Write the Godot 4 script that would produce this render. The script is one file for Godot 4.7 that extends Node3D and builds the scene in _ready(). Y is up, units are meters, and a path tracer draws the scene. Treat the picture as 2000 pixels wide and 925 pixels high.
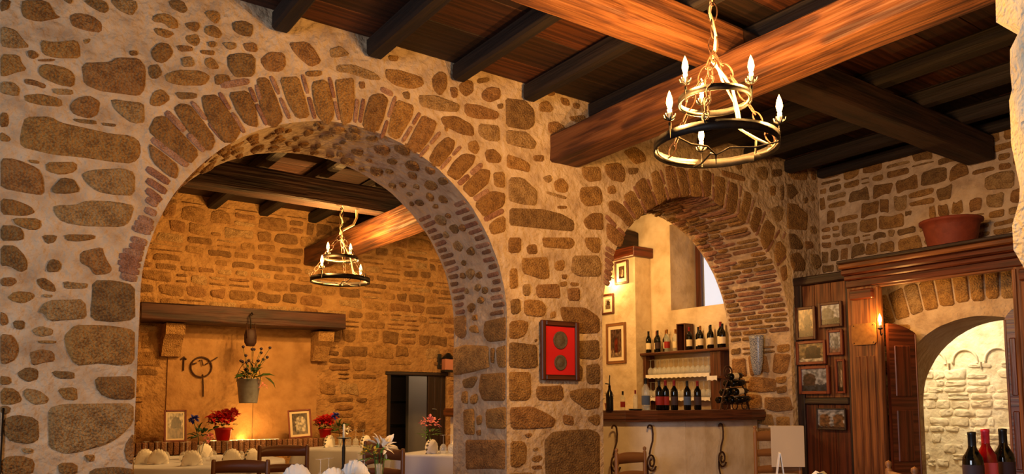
extends Node3D
# A vaulted stone trattoria: two arches in a rubble wall, timber ceiling, chandeliers.
# x runs along the arched wall, z comes out of it towards the viewer, y is up; metres.

const CEIL := 3.92
const WALL_T := 0.82
const A1 := Vector2(2.12, 1.93)   # arch centres on the wall (x, springing height)
const R1 := 1.33
const A2 := Vector2(5.80, 1.99)
const R2 := 1.34
const X3 := 7.75                  # right wall
const ZF := -5.2                  # hearth wall of the far room

const ORD := ["first", "second", "third", "fourth", "fifth", "sixth", "seventh", "eighth", "ninth", "tenth", "eleventh", "twelfth", "thirteenth"]

var M := {}
var rng := RandomNumberGenerator.new()
var names := {}
var mesh_cache := {}

func _ready():
	rng.seed = 7
	setup_camera()
	setup_light()
	setup_materials()
	build_shell()
	build_front_wall()
	build_right_wall()
	build_far_wall()
	build_ceiling()
	build_portal()
	build_bar()
	build_hearth()
	build_dining()
	build_chandeliers()
	build_foreground()

func setup_camera():
	var cam := Camera3D.new()
	cam.name = "Camera"
	add_child(cam)
	cam.projection = Camera3D.PROJECTION_FRUSTUM
	cam.near = 0.05
	cam.far = 60.0
	cam.size = 925.0 / 1500.0 * 0.05
	cam.frustum_offset = Vector2(0, (650.0 - 462.5) / 1500.0 * 0.05)
	cam.position = Vector3(0, 1.3, 5.0)
	cam.rotation = Vector3(atan(135.0 / 1500.0), deg_to_rad(-35.0), 0)
	cam.current = true

func setup_light():
	var we := WorldEnvironment.new()
	we.name = "Environment"
	var e := Environment.new()
	e.background_mode = Environment.BG_COLOR
	e.background_color = Color(0.93, 0.95, 1.0)
	e.background_energy_multiplier = 1.1
	e.tonemap_mode = Environment.TONE_MAPPER_LINEAR
	e.tonemap_exposure = 1.0
	e.sdfgi_enabled = true
	e.ssao_enabled = true
	e.ssil_enabled = true
	we.environment = e
	add_child(we)
	# daylight falling in through the window behind the viewer
	area_light("window_daylight", Vector3(-2.88, 2.0, 3.7), Vector3(1, 0, 0), Vector2(2.1, 1.7), Color(0.9, 0.94, 1.0), 16.0)

func area_light(called: String, at: Vector3, dir: Vector3, size: Vector2, col: Color, energy: float):
	var l := AreaLight3D.new()
	l.name = called
	add_child(l)
	l.area_size = size
	l.area_normalize_energy = true
	l.light_color = col
	l.light_energy = energy
	l.area_range = 30.0
	l.shadow_enabled = true
	var up := Vector3.UP if absf(dir.y) < 0.9 else Vector3.RIGHT
	l.look_at_from_position(at, at + dir, up)

func omni(called: String, at: Vector3, col: Color, energy: float, size: float, parent: Node = self):
	var l := OmniLight3D.new()
	l.name = called
	parent.add_child(l, true)
	l.position = at
	l.light_color = col
	l.light_energy = energy
	l.light_size = size
	l.omni_range = 25.0
	l.omni_attenuation = 2.0
	l.shadow_enabled = true

# ---------------------------------------------------------------- textures and materials
func seam(sd: int, freq: float, w: int, h: int, oct := 5, kind := FastNoiseLite.TYPE_SIMPLEX_SMOOTH) -> Image:
	var n := FastNoiseLite.new()
	n.seed = sd
	n.frequency = freq
	n.noise_type = kind
	n.fractal_octaves = oct
	return n.get_seamless_image(w, h)

func ramp_tex(img: Image, stops: Array) -> ImageTexture:
	# stops: [[value, Color] ...]
	var g := Gradient.new()
	g.offsets = PackedFloat32Array(stops.map(func(s): return s[0]))
	g.colors = PackedColorArray(stops.map(func(s): return s[1]))
	var lut := PackedByteArray()
	for i in 256:
		var c := g.sample(i / 255.0)
		lut.append_array([c.r8, c.g8, c.b8])
	img.convert(Image.FORMAT_L8)
	var src := img.get_data()
	var out := PackedByteArray()
	out.resize(src.size() * 3)
	for i in src.size():
		var k := src[i] * 3
		out[i * 3] = lut[k]
		out[i * 3 + 1] = lut[k + 1]
		out[i * 3 + 2] = lut[k + 2]
	var im := Image.create_from_data(img.get_width(), img.get_height(), false, Image.FORMAT_RGB8, out)
	im.generate_mipmaps()
	return ImageTexture.create_from_image(im)

func mixed(a: Image, b: Image, k: float) -> Image:
	a.convert(Image.FORMAT_L8)
	b.convert(Image.FORMAT_L8)
	var p := a.get_data()
	var q := b.get_data()
	for i in p.size(): p[i] = int(lerpf(p[i], q[i], k))
	return Image.create_from_data(a.get_width(), a.get_height(), false, Image.FORMAT_L8, p)

func grey_tex(img: Image) -> ImageTexture:
	img.convert(Image.FORMAT_L8)
	img.generate_mipmaps()
	return ImageTexture.create_from_image(img)

func mat(key: String, col: Color, rough := 0.85, metal := 0.0, tex: Texture2D = null, bump: Texture2D = null, bump_cm := 0.3, tri := 0.0) -> StandardMaterial3D:
	var m := StandardMaterial3D.new()
	m.albedo_color = col
	m.roughness = rough
	m.metallic = metal
	if tex: m.albedo_texture = tex
	if bump:
		m.heightmap_enabled = true
		m.heightmap_texture = bump
		m.heightmap_scale = bump_cm
	if tri > 0.0:
		m.uv1_triplanar = true
		m.uv1_world_triplanar = true
		m.uv1_scale = Vector3.ONE * tri
	M[key] = m
	return m

func glow(key: String, col: Color, energy: float):
	var m := mat(key, Color(1, 0.9, 0.75), 0.5)
	m.emission_enabled = true
	m.emission = col
	m.emission_energy_multiplier = energy

func glass(key: String, col: Color, alpha: float, rough := 0.02):
	var m := mat(key, Color(col.r, col.g, col.b, alpha), rough)
	m.transparency = BaseMaterial3D.TRANSPARENCY_ALPHA
	return m

func setup_materials():
	var stone_t := ramp_tex(mixed(seam(3, 0.07, 512, 512, 5), seam(4, 0.012, 512, 512, 4), 0.45), [[0.0, Color(0.5, 0.44, 0.36)], [0.36, Color(0.74, 0.69, 0.62)], [0.5, Color(0.88, 0.85, 0.8)], [0.66, Color(0.97, 0.96, 0.93)], [1.0, Color(1, 1, 1)]])
	var stone_b := grey_tex(seam(9, 0.05, 512, 512, 6))
	var mortar_t := ramp_tex(seam(21, 0.008, 512, 512, 6), [[0.0, Color(0.78, 0.74, 0.7)], [0.45, Color(0.92, 0.9, 0.87)], [1.0, Color(1, 1, 1)]])
	var mortar_b := grey_tex(seam(33, 0.02, 512, 512, 6))
	var plaster_t := ramp_tex(seam(41, 0.006, 512, 512, 5), [[0.0, Color(0.84, 0.8, 0.74)], [0.5, Color(0.95, 0.93, 0.9)], [1.0, Color(1, 1, 1)]])
	var wi := seam(55, 0.03, 48, 512, 5)
	wi.resize(512, 512, Image.INTERPOLATE_CUBIC)
	var wood_b := grey_tex(wi.duplicate())
	var wood_t := ramp_tex(wi.duplicate(), [[0.0, Color(0.52, 0.46, 0.4)], [0.4, Color(0.76, 0.72, 0.67)], [0.6, Color(0.91, 0.89, 0.86)], [1.0, Color(1, 1, 1)]])
	var w2 := seam(77, 0.012, 128, 512, 5)
	w2.resize(512, 512, Image.INTERPOLATE_CUBIC)
	var beam_t := ramp_tex(w2, [[0.0, Color(0.42, 0.34, 0.27)], [0.35, Color(0.64, 0.55, 0.46)], [0.55, Color(0.88, 0.82, 0.74)], [1.0, Color(1, 1, 1)]])
	var fab_b := grey_tex(seam(91, 0.12, 256, 256, 3))
	# stones: five tones of the local tufa
	var tones := [Color(0.64, 0.49, 0.27), Color(0.58, 0.43, 0.23), Color(0.67, 0.51, 0.28), Color(0.54, 0.42, 0.25), Color(0.62, 0.46, 0.27), Color(0.66, 0.54, 0.36)]
	for i in tones.size():
		mat("stone%d" % i, tones[i], 0.95, 0, stone_t, stone_b, 1.6, 1.7)
	var ftones := [Color(0.68, 0.53, 0.33), Color(0.62, 0.48, 0.3), Color(0.73, 0.58, 0.37), Color(0.58, 0.45, 0.29), Color(0.66, 0.5, 0.32), Color(0.76, 0.64, 0.46)]
	for i in ftones.size():
		mat("fstone%d" % i, ftones[i], 0.95, 0, stone_t, stone_b, 1.6, 1.9)
	mat("brick0", Color(0.6, 0.43, 0.34), 0.95, 0, stone_t, stone_b, 0.8, 2.3)
	mat("brick1", Color(0.66, 0.51, 0.42), 0.95, 0, stone_t, stone_b, 0.8, 2.3)
	mat("brick2", Color(0.52, 0.38, 0.28), 0.95, 0, stone_t, stone_b, 0.8, 2.3)
	mat("mortar", Color(0.78, 0.69, 0.57), 0.97, 0, mortar_t, mortar_b, 1.8, 1.1)
	mat("far_mortar", Color(0.72, 0.57, 0.37), 0.97, 0, mortar_t, mortar_b, 2.2, 1.3)
	mat("plaster", Color(0.85, 0.79, 0.68), 0.93, 0, plaster_t, mortar_b, 0.5, 0.9)
	mat("counter_plaster", Color(0.9, 0.87, 0.82), 0.93, 0, plaster_t, mortar_b, 0.4, 0.8)
	mat("white_wash", Color(0.93, 0.91, 0.84), 0.93, 0, plaster_t, mortar_b, 0.6, 1.2)
	mat("chair_cloth", Color(0.8, 0.75, 0.68), 0.9, 0, null, fab_b, 0.05, 3.0)
	mat("hearth_plaster", Color(0.7, 0.55, 0.36), 0.93, 0, plaster_t, mortar_b, 0.8, 1.1)
	mat("white_stone", Color(0.88, 0.85, 0.76), 0.93, 0, plaster_t, stone_b, 1.4, 1.5)
	mat("floor", Color(0.5, 0.36, 0.26), 0.6, 0, stone_t, mortar_b, 0.3, 0.8)
	# timber (grain runs along u)
	for i in 5:
		var c: Color = [Color(0.24, 0.13, 0.07), Color(0.17, 0.09, 0.05), Color(0.38, 0.2, 0.09), Color(0.15, 0.085, 0.05), Color(0.27, 0.14, 0.065)][i]
		mat("board%d" % i, c, 0.7, 0, wood_t, wood_b, 0.3)
	mat("joist", Color(0.13, 0.08, 0.05), 0.75, 0, wood_t, wood_b, 0.5)
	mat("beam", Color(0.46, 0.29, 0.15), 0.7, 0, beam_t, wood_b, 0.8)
	mat("shaded_beam", Color(0.22, 0.13, 0.075), 0.72, 0, beam_t, wood_b, 0.7)  # beam wood with shade put into its colour
	mat("mantel", Color(0.28, 0.14, 0.065), 0.65, 0, beam_t, wood_b, 0.7)
	mat("portal", Color(0.58, 0.36, 0.18), 0.45, 0, wood_t, wood_b, 0.2)
	mat("portal_red", Color(0.42, 0.2, 0.1), 0.4, 0, wood_t, wood_b, 0.2)
	mat("panel_wood", Color(0.56, 0.34, 0.16), 0.5, 0, wood_t, wood_b, 0.2)
	mat("dark_wood", Color(0.2, 0.12, 0.075), 0.5, 0, wood_t, wood_b, 0.2)
	mat("frame_wood", Color(0.36, 0.18, 0.1), 0.4, 0, wood_t, wood_b, 0.1)
	mat("red_frame", Color(0.5, 0.2, 0.1), 0.4, 0, wood_t, wood_b, 0.1)
	mat("shelf_wood", Color(0.4, 0.22, 0.12), 0.45, 0, wood_t, wood_b, 0.2)
	mat("chair_wood", Color(0.4, 0.24, 0.13), 0.45, 0, wood_t, wood_b, 0.2)
	mat("pale_wood", Color(0.58, 0.4, 0.23), 0.5, 0, wood_t, wood_b, 0.2)
	# metal, cloth, glass, ceramics
	mat("iron", Color(0.16, 0.14, 0.13), 0.55, 0.7, stone_t, null, 0, 4.0)
	mat("rust_iron", Color(0.3, 0.19, 0.12), 0.7, 0.4, stone_t, null, 0, 4.0)
	mat("zinc", Color(0.6, 0.63, 0.67), 0.45, 0.25, mortar_t, null, 0, 3.0)
	mat("cord", Color(0.85, 0.78, 0.62), 0.7)
	mat("linen", Color(0.72, 0.74, 0.81), 0.9, 0, null, fab_b, 0.05, 3.0)
	mat("napkin", Color(0.9, 0.89, 0.87), 0.9, 0, null, fab_b, 0.05, 4.0)
	mat("straw", Color(0.66, 0.5, 0.28), 0.8, 0, wood_t, wood_b, 0.3)
	mat("black_glass", Color(0.025, 0.03, 0.022), 0.06)
	mat("green_glass", Color(0.03, 0.05, 0.03), 0.06)
	mat("rose_glass", Color(0.5, 0.04, 0.07), 0.06)
	glass("clear_glass", Color(0.95, 0.97, 0.97), 0.16)
	glass("bottle_glass", Color(0.9, 0.94, 0.92), 0.25)
	glass("pane", Color(0.95, 0.96, 0.95), 0.12)
	mat("label_cream", Color(0.86, 0.8, 0.66), 0.8)
	mat("label_red", Color(0.55, 0.1, 0.08), 0.7)
	mat("label_dark", Color(0.2, 0.12, 0.14), 0.7)
	mat("label_pink", Color(0.8, 0.35, 0.4), 0.7)
	mat("label_blue", Color(0.25, 0.32, 0.45), 0.7)
	mat("foil_red", Color(0.5, 0.1, 0.1), 0.4, 0.3)
	mat("foil_pink", Color(0.75, 0.16, 0.24), 0.35, 0.2)
	mat("foil_black", Color(0.05, 0.05, 0.06), 0.4, 0.2)
	mat("foil_gold", Color(0.6, 0.4, 0.18), 0.35, 0.6)
	mat("red_velvet", Color(0.78, 0.06, 0.05), 0.85)
	mat("silver", Color(0.5, 0.46, 0.4), 0.45, 0.6, stone_t, stone_b, 0.3, 9.0)
	mat("passepartout", Color(0.88, 0.82, 0.7), 0.9)
	mat("terracotta", Color(0.55, 0.24, 0.13), 0.7, 0, mortar_t, mortar_b, 0.3, 2.5)
	mat("red_pot", Color(0.7, 0.07, 0.05), 0.4)
	mat("red_petal", Color(0.72, 0.03, 0.04), 0.6)
	mat("blue_petal", Color(0.05, 0.1, 0.55), 0.6)
	mat("pink_petal", Color(0.85, 0.5, 0.5), 0.6)
	mat("white_petal", Color(0.9, 0.88, 0.84), 0.6)
	mat("yellow_petal", Color(0.75, 0.62, 0.18), 0.6)
	mat("purple_petal", Color(0.16, 0.1, 0.2), 0.6)
	mat("leaf", Color(0.16, 0.28, 0.08), 0.5)
	mat("bright_leaf", Color(0.3, 0.48, 0.12), 0.5)
	mat("stem", Color(0.22, 0.3, 0.12), 0.6)
	mat("soil", Color(0.16, 0.11, 0.08), 0.95)
	mat("grape", Color(0.1, 0.05, 0.14), 0.3)
	mat("candle_white", Color(0.9, 0.84, 0.7), 0.5)
	mat("brass_plate", Color(0.62, 0.43, 0.2), 0.55, 0.3, mortar_t, null, 0, 4.0)
	mat("dark_metal", Color(0.1, 0.1, 0.11), 0.4, 0.3)
	mat("grey_paint", Color(0.62, 0.6, 0.57), 0.7)
	mat("shade", Color(0.75, 0.5, 0.4), 0.8)
	glow("bulb", Color(1.0, 0.72, 0.4), 14.0)
	var cer := ramp_tex(seam(101, 0.05, 256, 256, 3), [[0.0, Color(0.2, 0.26, 0.45)], [0.42, Color(0.34, 0.4, 0.52)], [0.5, Color(0.72, 0.74, 0.76)], [1.0, Color(0.85, 0.85, 0.84)]])
	mat("ceramic", Color(0.8, 0.8, 0.82), 0.25, 0, cer, null, 0, 5.0)

# ---------------------------------------------------------------- scene tree helpers
func numbered(n: String) -> String:
	if not names.has(n):
		names[n] = 0
		return n
	names[n] += 1
	return "%s_%03d" % [n, names[n]]

func thing(called: String, label: String, category: String, at := Vector3.ZERO, turn := 0.0, group := "") -> Node3D:
	var o := Node3D.new()
	o.name = numbered(called)
	add_child(o)
	o.position = at
	o.rotation.y = turn
	o.set_meta("label", label)
	o.set_meta("category", category)
	if group != "": o.set_meta("group", group)
	return o

func dup(src: Node3D, base: String, label: String, at: Vector3, turn := 0.0) -> Node3D:
	var r: Node3D = src.duplicate()
	r.name = numbered(base)
	add_child(r)
	r.position = at
	r.rotation = Vector3(0, turn, 0)
	r.set_meta("label", label)
	return r

func setting(called: String, label := "") -> Node3D:
	var o := Node3D.new()
	o.name = called
	add_child(o)
	o.set_meta("kind", "structure")
	if label != "": o.set_meta("label", label)
	return o

func part(called: String, mesh: Mesh, m: String, parent: Node, xf := Transform3D.IDENTITY) -> MeshInstance3D:
	var o := MeshInstance3D.new()
	o.name = called
	o.mesh = mesh
	o.material_override = M[m]
	o.transform = xf
	parent.add_child(o, true)
	return o

func at(p: Vector3, turn := 0.0) -> Transform3D:
	return Transform3D(Basis(Vector3.UP, turn), p)

# ---------------------------------------------------------------- mesh helpers
func S(smooth := true) -> SurfaceTool:
	var s := SurfaceTool.new()
	s.begin(Mesh.PRIMITIVE_TRIANGLES)
	s.set_smooth_group(0 if smooth else -1)
	return s

func done(s: SurfaceTool) -> ArrayMesh:
	s.generate_normals()
	return s.commit()

func tri(s: SurfaceTool, a: Vector3, b: Vector3, c: Vector3):
	s.add_vertex(a)
	s.add_vertex(b)
	s.add_vertex(c)

func quad(s: SurfaceTool, a: Vector3, b: Vector3, c: Vector3, d: Vector3):
	tri(s, a, b, c)
	tri(s, a, c, d)

func face(s: SurfaceTool, pts: Array, xf: Transform3D, la: int, off: Vector2):
	# a planar convex face of a box with the grain along axis la; off shifts the grain
	var n: Vector3 = (pts[1] - pts[0]).cross(pts[2] - pts[0]).abs()
	var ax := n.max_axis_index()
	var ua := la if la != ax else (la + 1) % 3
	var va := 3 - ax - ua
	for i in range(1, pts.size() - 1):
		for p in [pts[0], pts[i], pts[i + 1]]:
			s.set_uv(Vector2(p[ua] * 0.8, p[va] * 1.6) + off)
			s.add_vertex(xf * p)

func bbox(s: SurfaceTool, c: Vector3, size: Vector3, bev := 0.004, rot := Basis.IDENTITY):
	# a box with chamfered edges, clockwise faces
	var h := size * 0.5
	bev = minf(bev, minf(h.x, minf(h.y, h.z)) * 0.45)
	var la := size.max_axis_index()
	var xf := Transform3D(rot, c)
	var off := Vector2(fposmod(c.x * 1.37 + c.z * 0.71, 1.0), fposmod(c.y * 1.93 + c.z * 0.37 + c.x * 0.53, 1.0))
	for a in 3:
		var b := (a + 1) % 3
		var d := (a + 2) % 3
		for sg in [-1.0, 1.0]:
			var q := []
			for k in [[-1, -1], [1, -1], [1, 1], [-1, 1]]:
				var p := Vector3.ZERO
				p[a] = sg * h[a]
				p[b] = k[0] * (h[b] - bev)
				p[d] = k[1] * (h[d] - bev)
				q.append(p)
			if sg > 0: q.reverse()
			face(s, q, xf, la, off)
		for sb in [-1.0, 1.0]:
			for sd in [-1.0, 1.0]:
				var e := []
				for k in [[-1, 0], [1, 0], [1, 1], [-1, 1]]:
					var p := Vector3.ZERO
					p[a] = k[0] * (h[a] - bev)
					p[b] = sb * (h[b] - (bev if k[1] == 1 else 0.0))
					p[d] = sd * (h[d] - (bev if k[1] == 0 else 0.0))
					e.append(p)
				if sb * sd < 0: e.reverse()
				face(s, e, xf, la, off)
	for sx in [-1.0, 1.0]:
		for sy in [-1.0, 1.0]:
			for sz in [-1.0, 1.0]:
				var t := [Vector3(sx * h.x, sy * (h.y - bev), sz * (h.z - bev)), Vector3(sx * (h.x - bev), sy * h.y, sz * (h.z - bev)), Vector3(sx * (h.x - bev), sy * (h.y - bev), sz * h.z)]
				if sx * sy * sz > 0: t.reverse()
				face(s, t, xf, la, off)

func box(size: Vector3, bev := 0.004, c := Vector3.ZERO) -> ArrayMesh:
	var s := S(false)
	bbox(s, c, size, bev)
	return done(s)

func lathe(s: SurfaceTool, prof: Array, seg := 16, o := Vector3.ZERO, squash := Vector3.ONE):
	for i in prof.size() - 1:
		for k in seg:
			var a := TAU * k / seg
			var b := TAU * (k + 1) / seg
			var p := []
			for t in [[i, a], [i, b], [i + 1, b], [i + 1, a]]:
				var pr: Vector2 = prof[t[0]]
				p.append(o + Vector3(cos(t[1]) * pr.x, pr.y, sin(t[1]) * pr.x) * squash)
			if prof[i].x > 0.0001: tri(s, p[0], p[1], p[2])
			if prof[i + 1].x > 0.0001: tri(s, p[0], p[2], p[3])

func lathed(prof: Array, seg := 16) -> ArrayMesh:
	var s := S(true)
	lathe(s, prof, seg)
	return done(s)

func tube(s: SurfaceTool, pts: Array, r: float, seg := 6, r_end := -1.0):
	if r_end < 0: r_end = r
	var rings := []
	var up := Vector3(0.31, 0.87, 0.39).normalized()
	for i in pts.size():
		var d: Vector3 = (pts[mini(i + 1, pts.size() - 1)] - pts[maxi(i - 1, 0)]).normalized()
		if absf(d.dot(up)) > 0.95: up = Vector3(0.9, 0.1, 0.42).normalized()
		var x := d.cross(up).normalized()
		var y := x.cross(d).normalized()
		up = y
		var rr := lerpf(r, r_end, float(i) / maxf(1.0, pts.size() - 1))
		var ring := []
		for k in seg:
			var a := TAU * k / seg
			ring.append(pts[i] + (x * cos(a) + y * sin(a)) * rr)
		rings.append(ring)
	for i in rings.size() - 1:
		for k in seg:
			var j := (k + 1) % seg
			quad(s, rings[i][k], rings[i][j], rings[i + 1][j], rings[i + 1][k])
	for e in [0, rings.size() - 1]:
		for k in range(1, seg - 1):
			tri(s, rings[e][0], rings[e][k], rings[e][k + 1])

func tubed(pts: Array, r: float, seg := 6, r_end := -1.0) -> ArrayMesh:
	var s := S(true)
	tube(s, pts, r, seg, r_end)
	return done(s)

func arc(c: Vector3, r: float, a0: float, a1: float, n: int, ux := Vector3.RIGHT, uy := Vector3.UP) -> Array:
	var o := []
	for i in n + 1:
		var a := lerpf(a0, a1, float(i) / n)
		o.append(c + ux * cos(a) * r + uy * sin(a) * r)
	return o

func slab(poly: PackedVector2Array, y0: float, y1: float, bev := 0.0) -> ArrayMesh:
	# a plan outline (x, z) given thickness
	var s := S(false)
	var ix := Geometry2D.triangulate_polygon(poly)
	for i in range(0, ix.size(), 3):
		for yy in [y0, y1]:
			for k in 3:
				var p := poly[ix[i + k]]
				s.set_uv(Vector2(p.x * 0.8, p.y * 1.6))
				s.add_vertex(Vector3(p.x, yy, p.y))
	var run := 0.0
	for i in poly.size():
		var a := poly[i]
		var b := poly[(i + 1) % poly.size()]
		var l := a.distance_to(b)
		var v := [[a, y0, run], [b, y0, run + l], [b, y1, run + l], [a, y1, run]]
		for k in [0, 1, 2, 0, 2, 3]:
			s.set_uv(Vector2(v[k][2] * 0.8, v[k][1] * 1.6))
			s.add_vertex(Vector3(v[k][0].x, v[k][1], v[k][0].y))
		run += l
	return done(s)

# ---------------------------------------------------------------- masonry
func stone_mesh(poly: PackedVector2Array, depth: float, rough := 0.3) -> ArrayMesh:
	# a hand-cut stone face: outline rounded at the corners, low uneven dome; sunk a little into the mortar
	var o := PackedVector2Array()
	var n := poly.size()
	for i in n:
		var a := poly[i]
		var b := poly[(i + 1) % n]
		var cut := minf(0.22, 0.022 / maxf(0.01, a.distance_to(b)))
		o.append(a.lerp(b, cut * rng.randf_range(0.6, 1.3)))
		o.append(a.lerp(b, 1.0 - cut * rng.randf_range(0.6, 1.3)))
	var s := S(true)
	var m := o.size()
	var rings := []
	for q in [[1.0, -0.012], [0.96, depth * 0.55], [0.82, depth], [0.45, depth * 1.15]]:
		var ring := []
		for p in o:
			var z: float = q[1]
			if z > 0: z *= 1.0 + rng.randf_range(-rough, rough)
			ring.append(Vector3(p.x * q[0], p.y * q[0], z))
		rings.append(ring)
	for r in 3:
		for k in m:
			var j := (k + 1) % m
			quad(s, rings[r][k], rings[r + 1][k], rings[r + 1][j], rings[r][j])
	for k in m:
		tri(s, rings[3][k], Vector3(0, 0, depth * 1.15), rings[3][(k + 1) % m])
	return done(s)

func lay(parent: Node, called: String, poly: PackedVector2Array, wall: Transform3D, depth: float, m: String, rough := 0.3) -> MeshInstance3D:
	var c := Vector2.ZERO
	for p in poly: c += p
	c /= poly.size()
	var q := PackedVector2Array()
	for p in poly: q.append(p - c)
	var xf := wall * Transform3D(Basis.IDENTITY, Vector3(c.x, c.y, 0))
	return part(called, stone_mesh(q, depth, rough), m, parent, xf)

func outline(a: Array) -> PackedVector2Array:
	var o := PackedVector2Array()
	for i in range(0, a.size(), 2):
		o.append(Vector2(a[i], a[i + 1]) * 0.001)
	return o

func strip(a: Vector2, b: Vector2, w: float) -> PackedVector2Array:
	var d := (b - a).normalized()
	var n := Vector2(-d.y, d.x) * w * 0.5
	return PackedVector2Array([a + n, b + n, b - n, a - n])

func courses(x0: float, x1: float, y0: float, y1: float, hh: float, ww: float, gap: float, keep: Callable) -> Array:
	# random coursed rubble: outlines of the stones of a wall area
	var out := []
	var y := y0
	while y < y1 - 0.04:
		var h := minf(hh * rng.randf_range(0.65, 1.35), y1 - y)
		var x := x0 - rng.randf_range(0.0, ww)
		while x < x1:
			var w := ww * rng.randf_range(0.5, 1.6)
			var split := rng.randf() < 0.18
			for k in (2 if split else 1):
				var ya := y + (h * 0.5 * k if split else 0.0) + gap * 0.5
				var yb := y + (h * 0.5 * (k + 1) if split else h) - gap * 0.5
				var xa := maxf(x + gap * 0.5, x0)
				var xb := minf(x + w - gap * 0.5, x1)
				if xb - xa < 0.05 or not keep.call(Vector2((xa + xb) * 0.5, (ya + yb) * 0.5), xa, xb, ya, yb): continue
				var j := minf(yb - ya, xb - xa) * 0.2
				var p := PackedVector2Array()
				for c in [Vector2(xa, ya), Vector2((xa + xb) * 0.5, ya), Vector2(xb, ya), Vector2(xb, yb), Vector2((xa + xb) * 0.5, yb), Vector2(xa, yb)]:
					p.append(c + Vector2(rng.randf_range(-j, j), rng.randf_range(-j, j)) * 0.9)
				out.append(p)
			x += w
		y += h
	return out

func wall_box(parent: Node, called: String, a: Vector3, b: Vector3, m: String):
	# a plain wall block between two corners
	var s := S(false)
	var bm := a.min(b)
	var bM := a.max(b)
	bbox(s, (bm + bM) * 0.5, bM - bm, 0.002)
	part(called, done(s), m, parent)

func arch_wall(parent: Node, m: String, wall: Transform3D, x0: float, x1: float, top: float, thick: float, openings: Array, sd: int):
	# a thick wall with round-headed openings [centre x, springing y, radius]; local x right, y up, z out
	var nz := FastNoiseLite.new()
	nz.seed = sd
	nz.frequency = 2.2
	nz.fractal_octaves = 4
	var s := S(false)
	var ring := S(true)
	var N := 56
	var x := x0
	for o in openings:
		var cx: float = o[0]
		var cy: float = o[1]
		var r: float = o[2]
		for z in [0.0, -thick]:
			quad(s, wall * Vector3(x, 0, z), wall * Vector3(x, top, z), wall * Vector3(cx - r, top, z), wall * Vector3(cx - r, 0, z))
		# perimeter of the opening: left jamb, arch, right jamb
		var per := []
		for k in 8: per.append([Vector2(cx - r, cy * k / 8.0), Vector2(1, 0)])
		for k in N + 1:
			var a := PI - PI * k / N
			per.append([Vector2(cx + cos(a) * r, cy + sin(a) * r), Vector2(-cos(a), -sin(a))])
		for k in 8: per.append([Vector2(cx + r, cy * (7 - k) / 8.0), Vector2(-1, 0)])
		var T := 10
		var grid := []
		for k in per.size():
			var row := []
			for t in T + 1:
				var z := -thick * t / T
				var p: Vector2 = per[k][0]
				var amp := 0.012 if (t == 0 or t == T) else 0.022
				if (k == 8 or k == 8 + N) and (t == 0 or t == T): amp = 0.0
				var dn := nz.get_noise_3d(p.x * 1.7, p.y * 1.7, z * 2.4) * amp
				p -= per[k][1] * absf(dn)
				if k < 8 or k > per.size() - 9: p.y = per[k][0].y
				row.append(Vector3(p.x, p.y, z))
			grid.append(row)
		for k in grid.size() - 1:
			for t in T:
				quad(ring, wall * grid[k][t], wall * grid[k][t + 1], wall * grid[k + 1][t + 1], wall * grid[k + 1][t])
			for t in [0, T]:
				var a: Vector3 = grid[k][t]
				var b: Vector3 = grid[k + 1][t]
				if k >= 8 and k < 8 + N:
					quad(s, wall * a, wall * Vector3(a.x, top, a.z), wall * Vector3(b.x, top, b.z), wall * b)
		x = cx + r
	for z in [0.0, -thick]:
		quad(s, wall * Vector3(x, 0, z), wall * Vector3(x, top, z), wall * Vector3(x1, top, z), wall * Vector3(x1, 0, z))
	quad(s, wall * Vector3(x0, top, 0), wall * Vector3(x1, top, 0), wall * Vector3(x1, top, -thick), wall * Vector3(x0, top, -thick))
	for xe in [x0, x1]:
		quad(s, wall * Vector3(xe, 0, 0), wall * Vector3(xe, top, 0), wall * Vector3(xe, top, -thick), wall * Vector3(xe, 0, -thick))
	part("masonry", done(s), m, parent)
	part("arch_lining", done(ring), m, parent)

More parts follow.
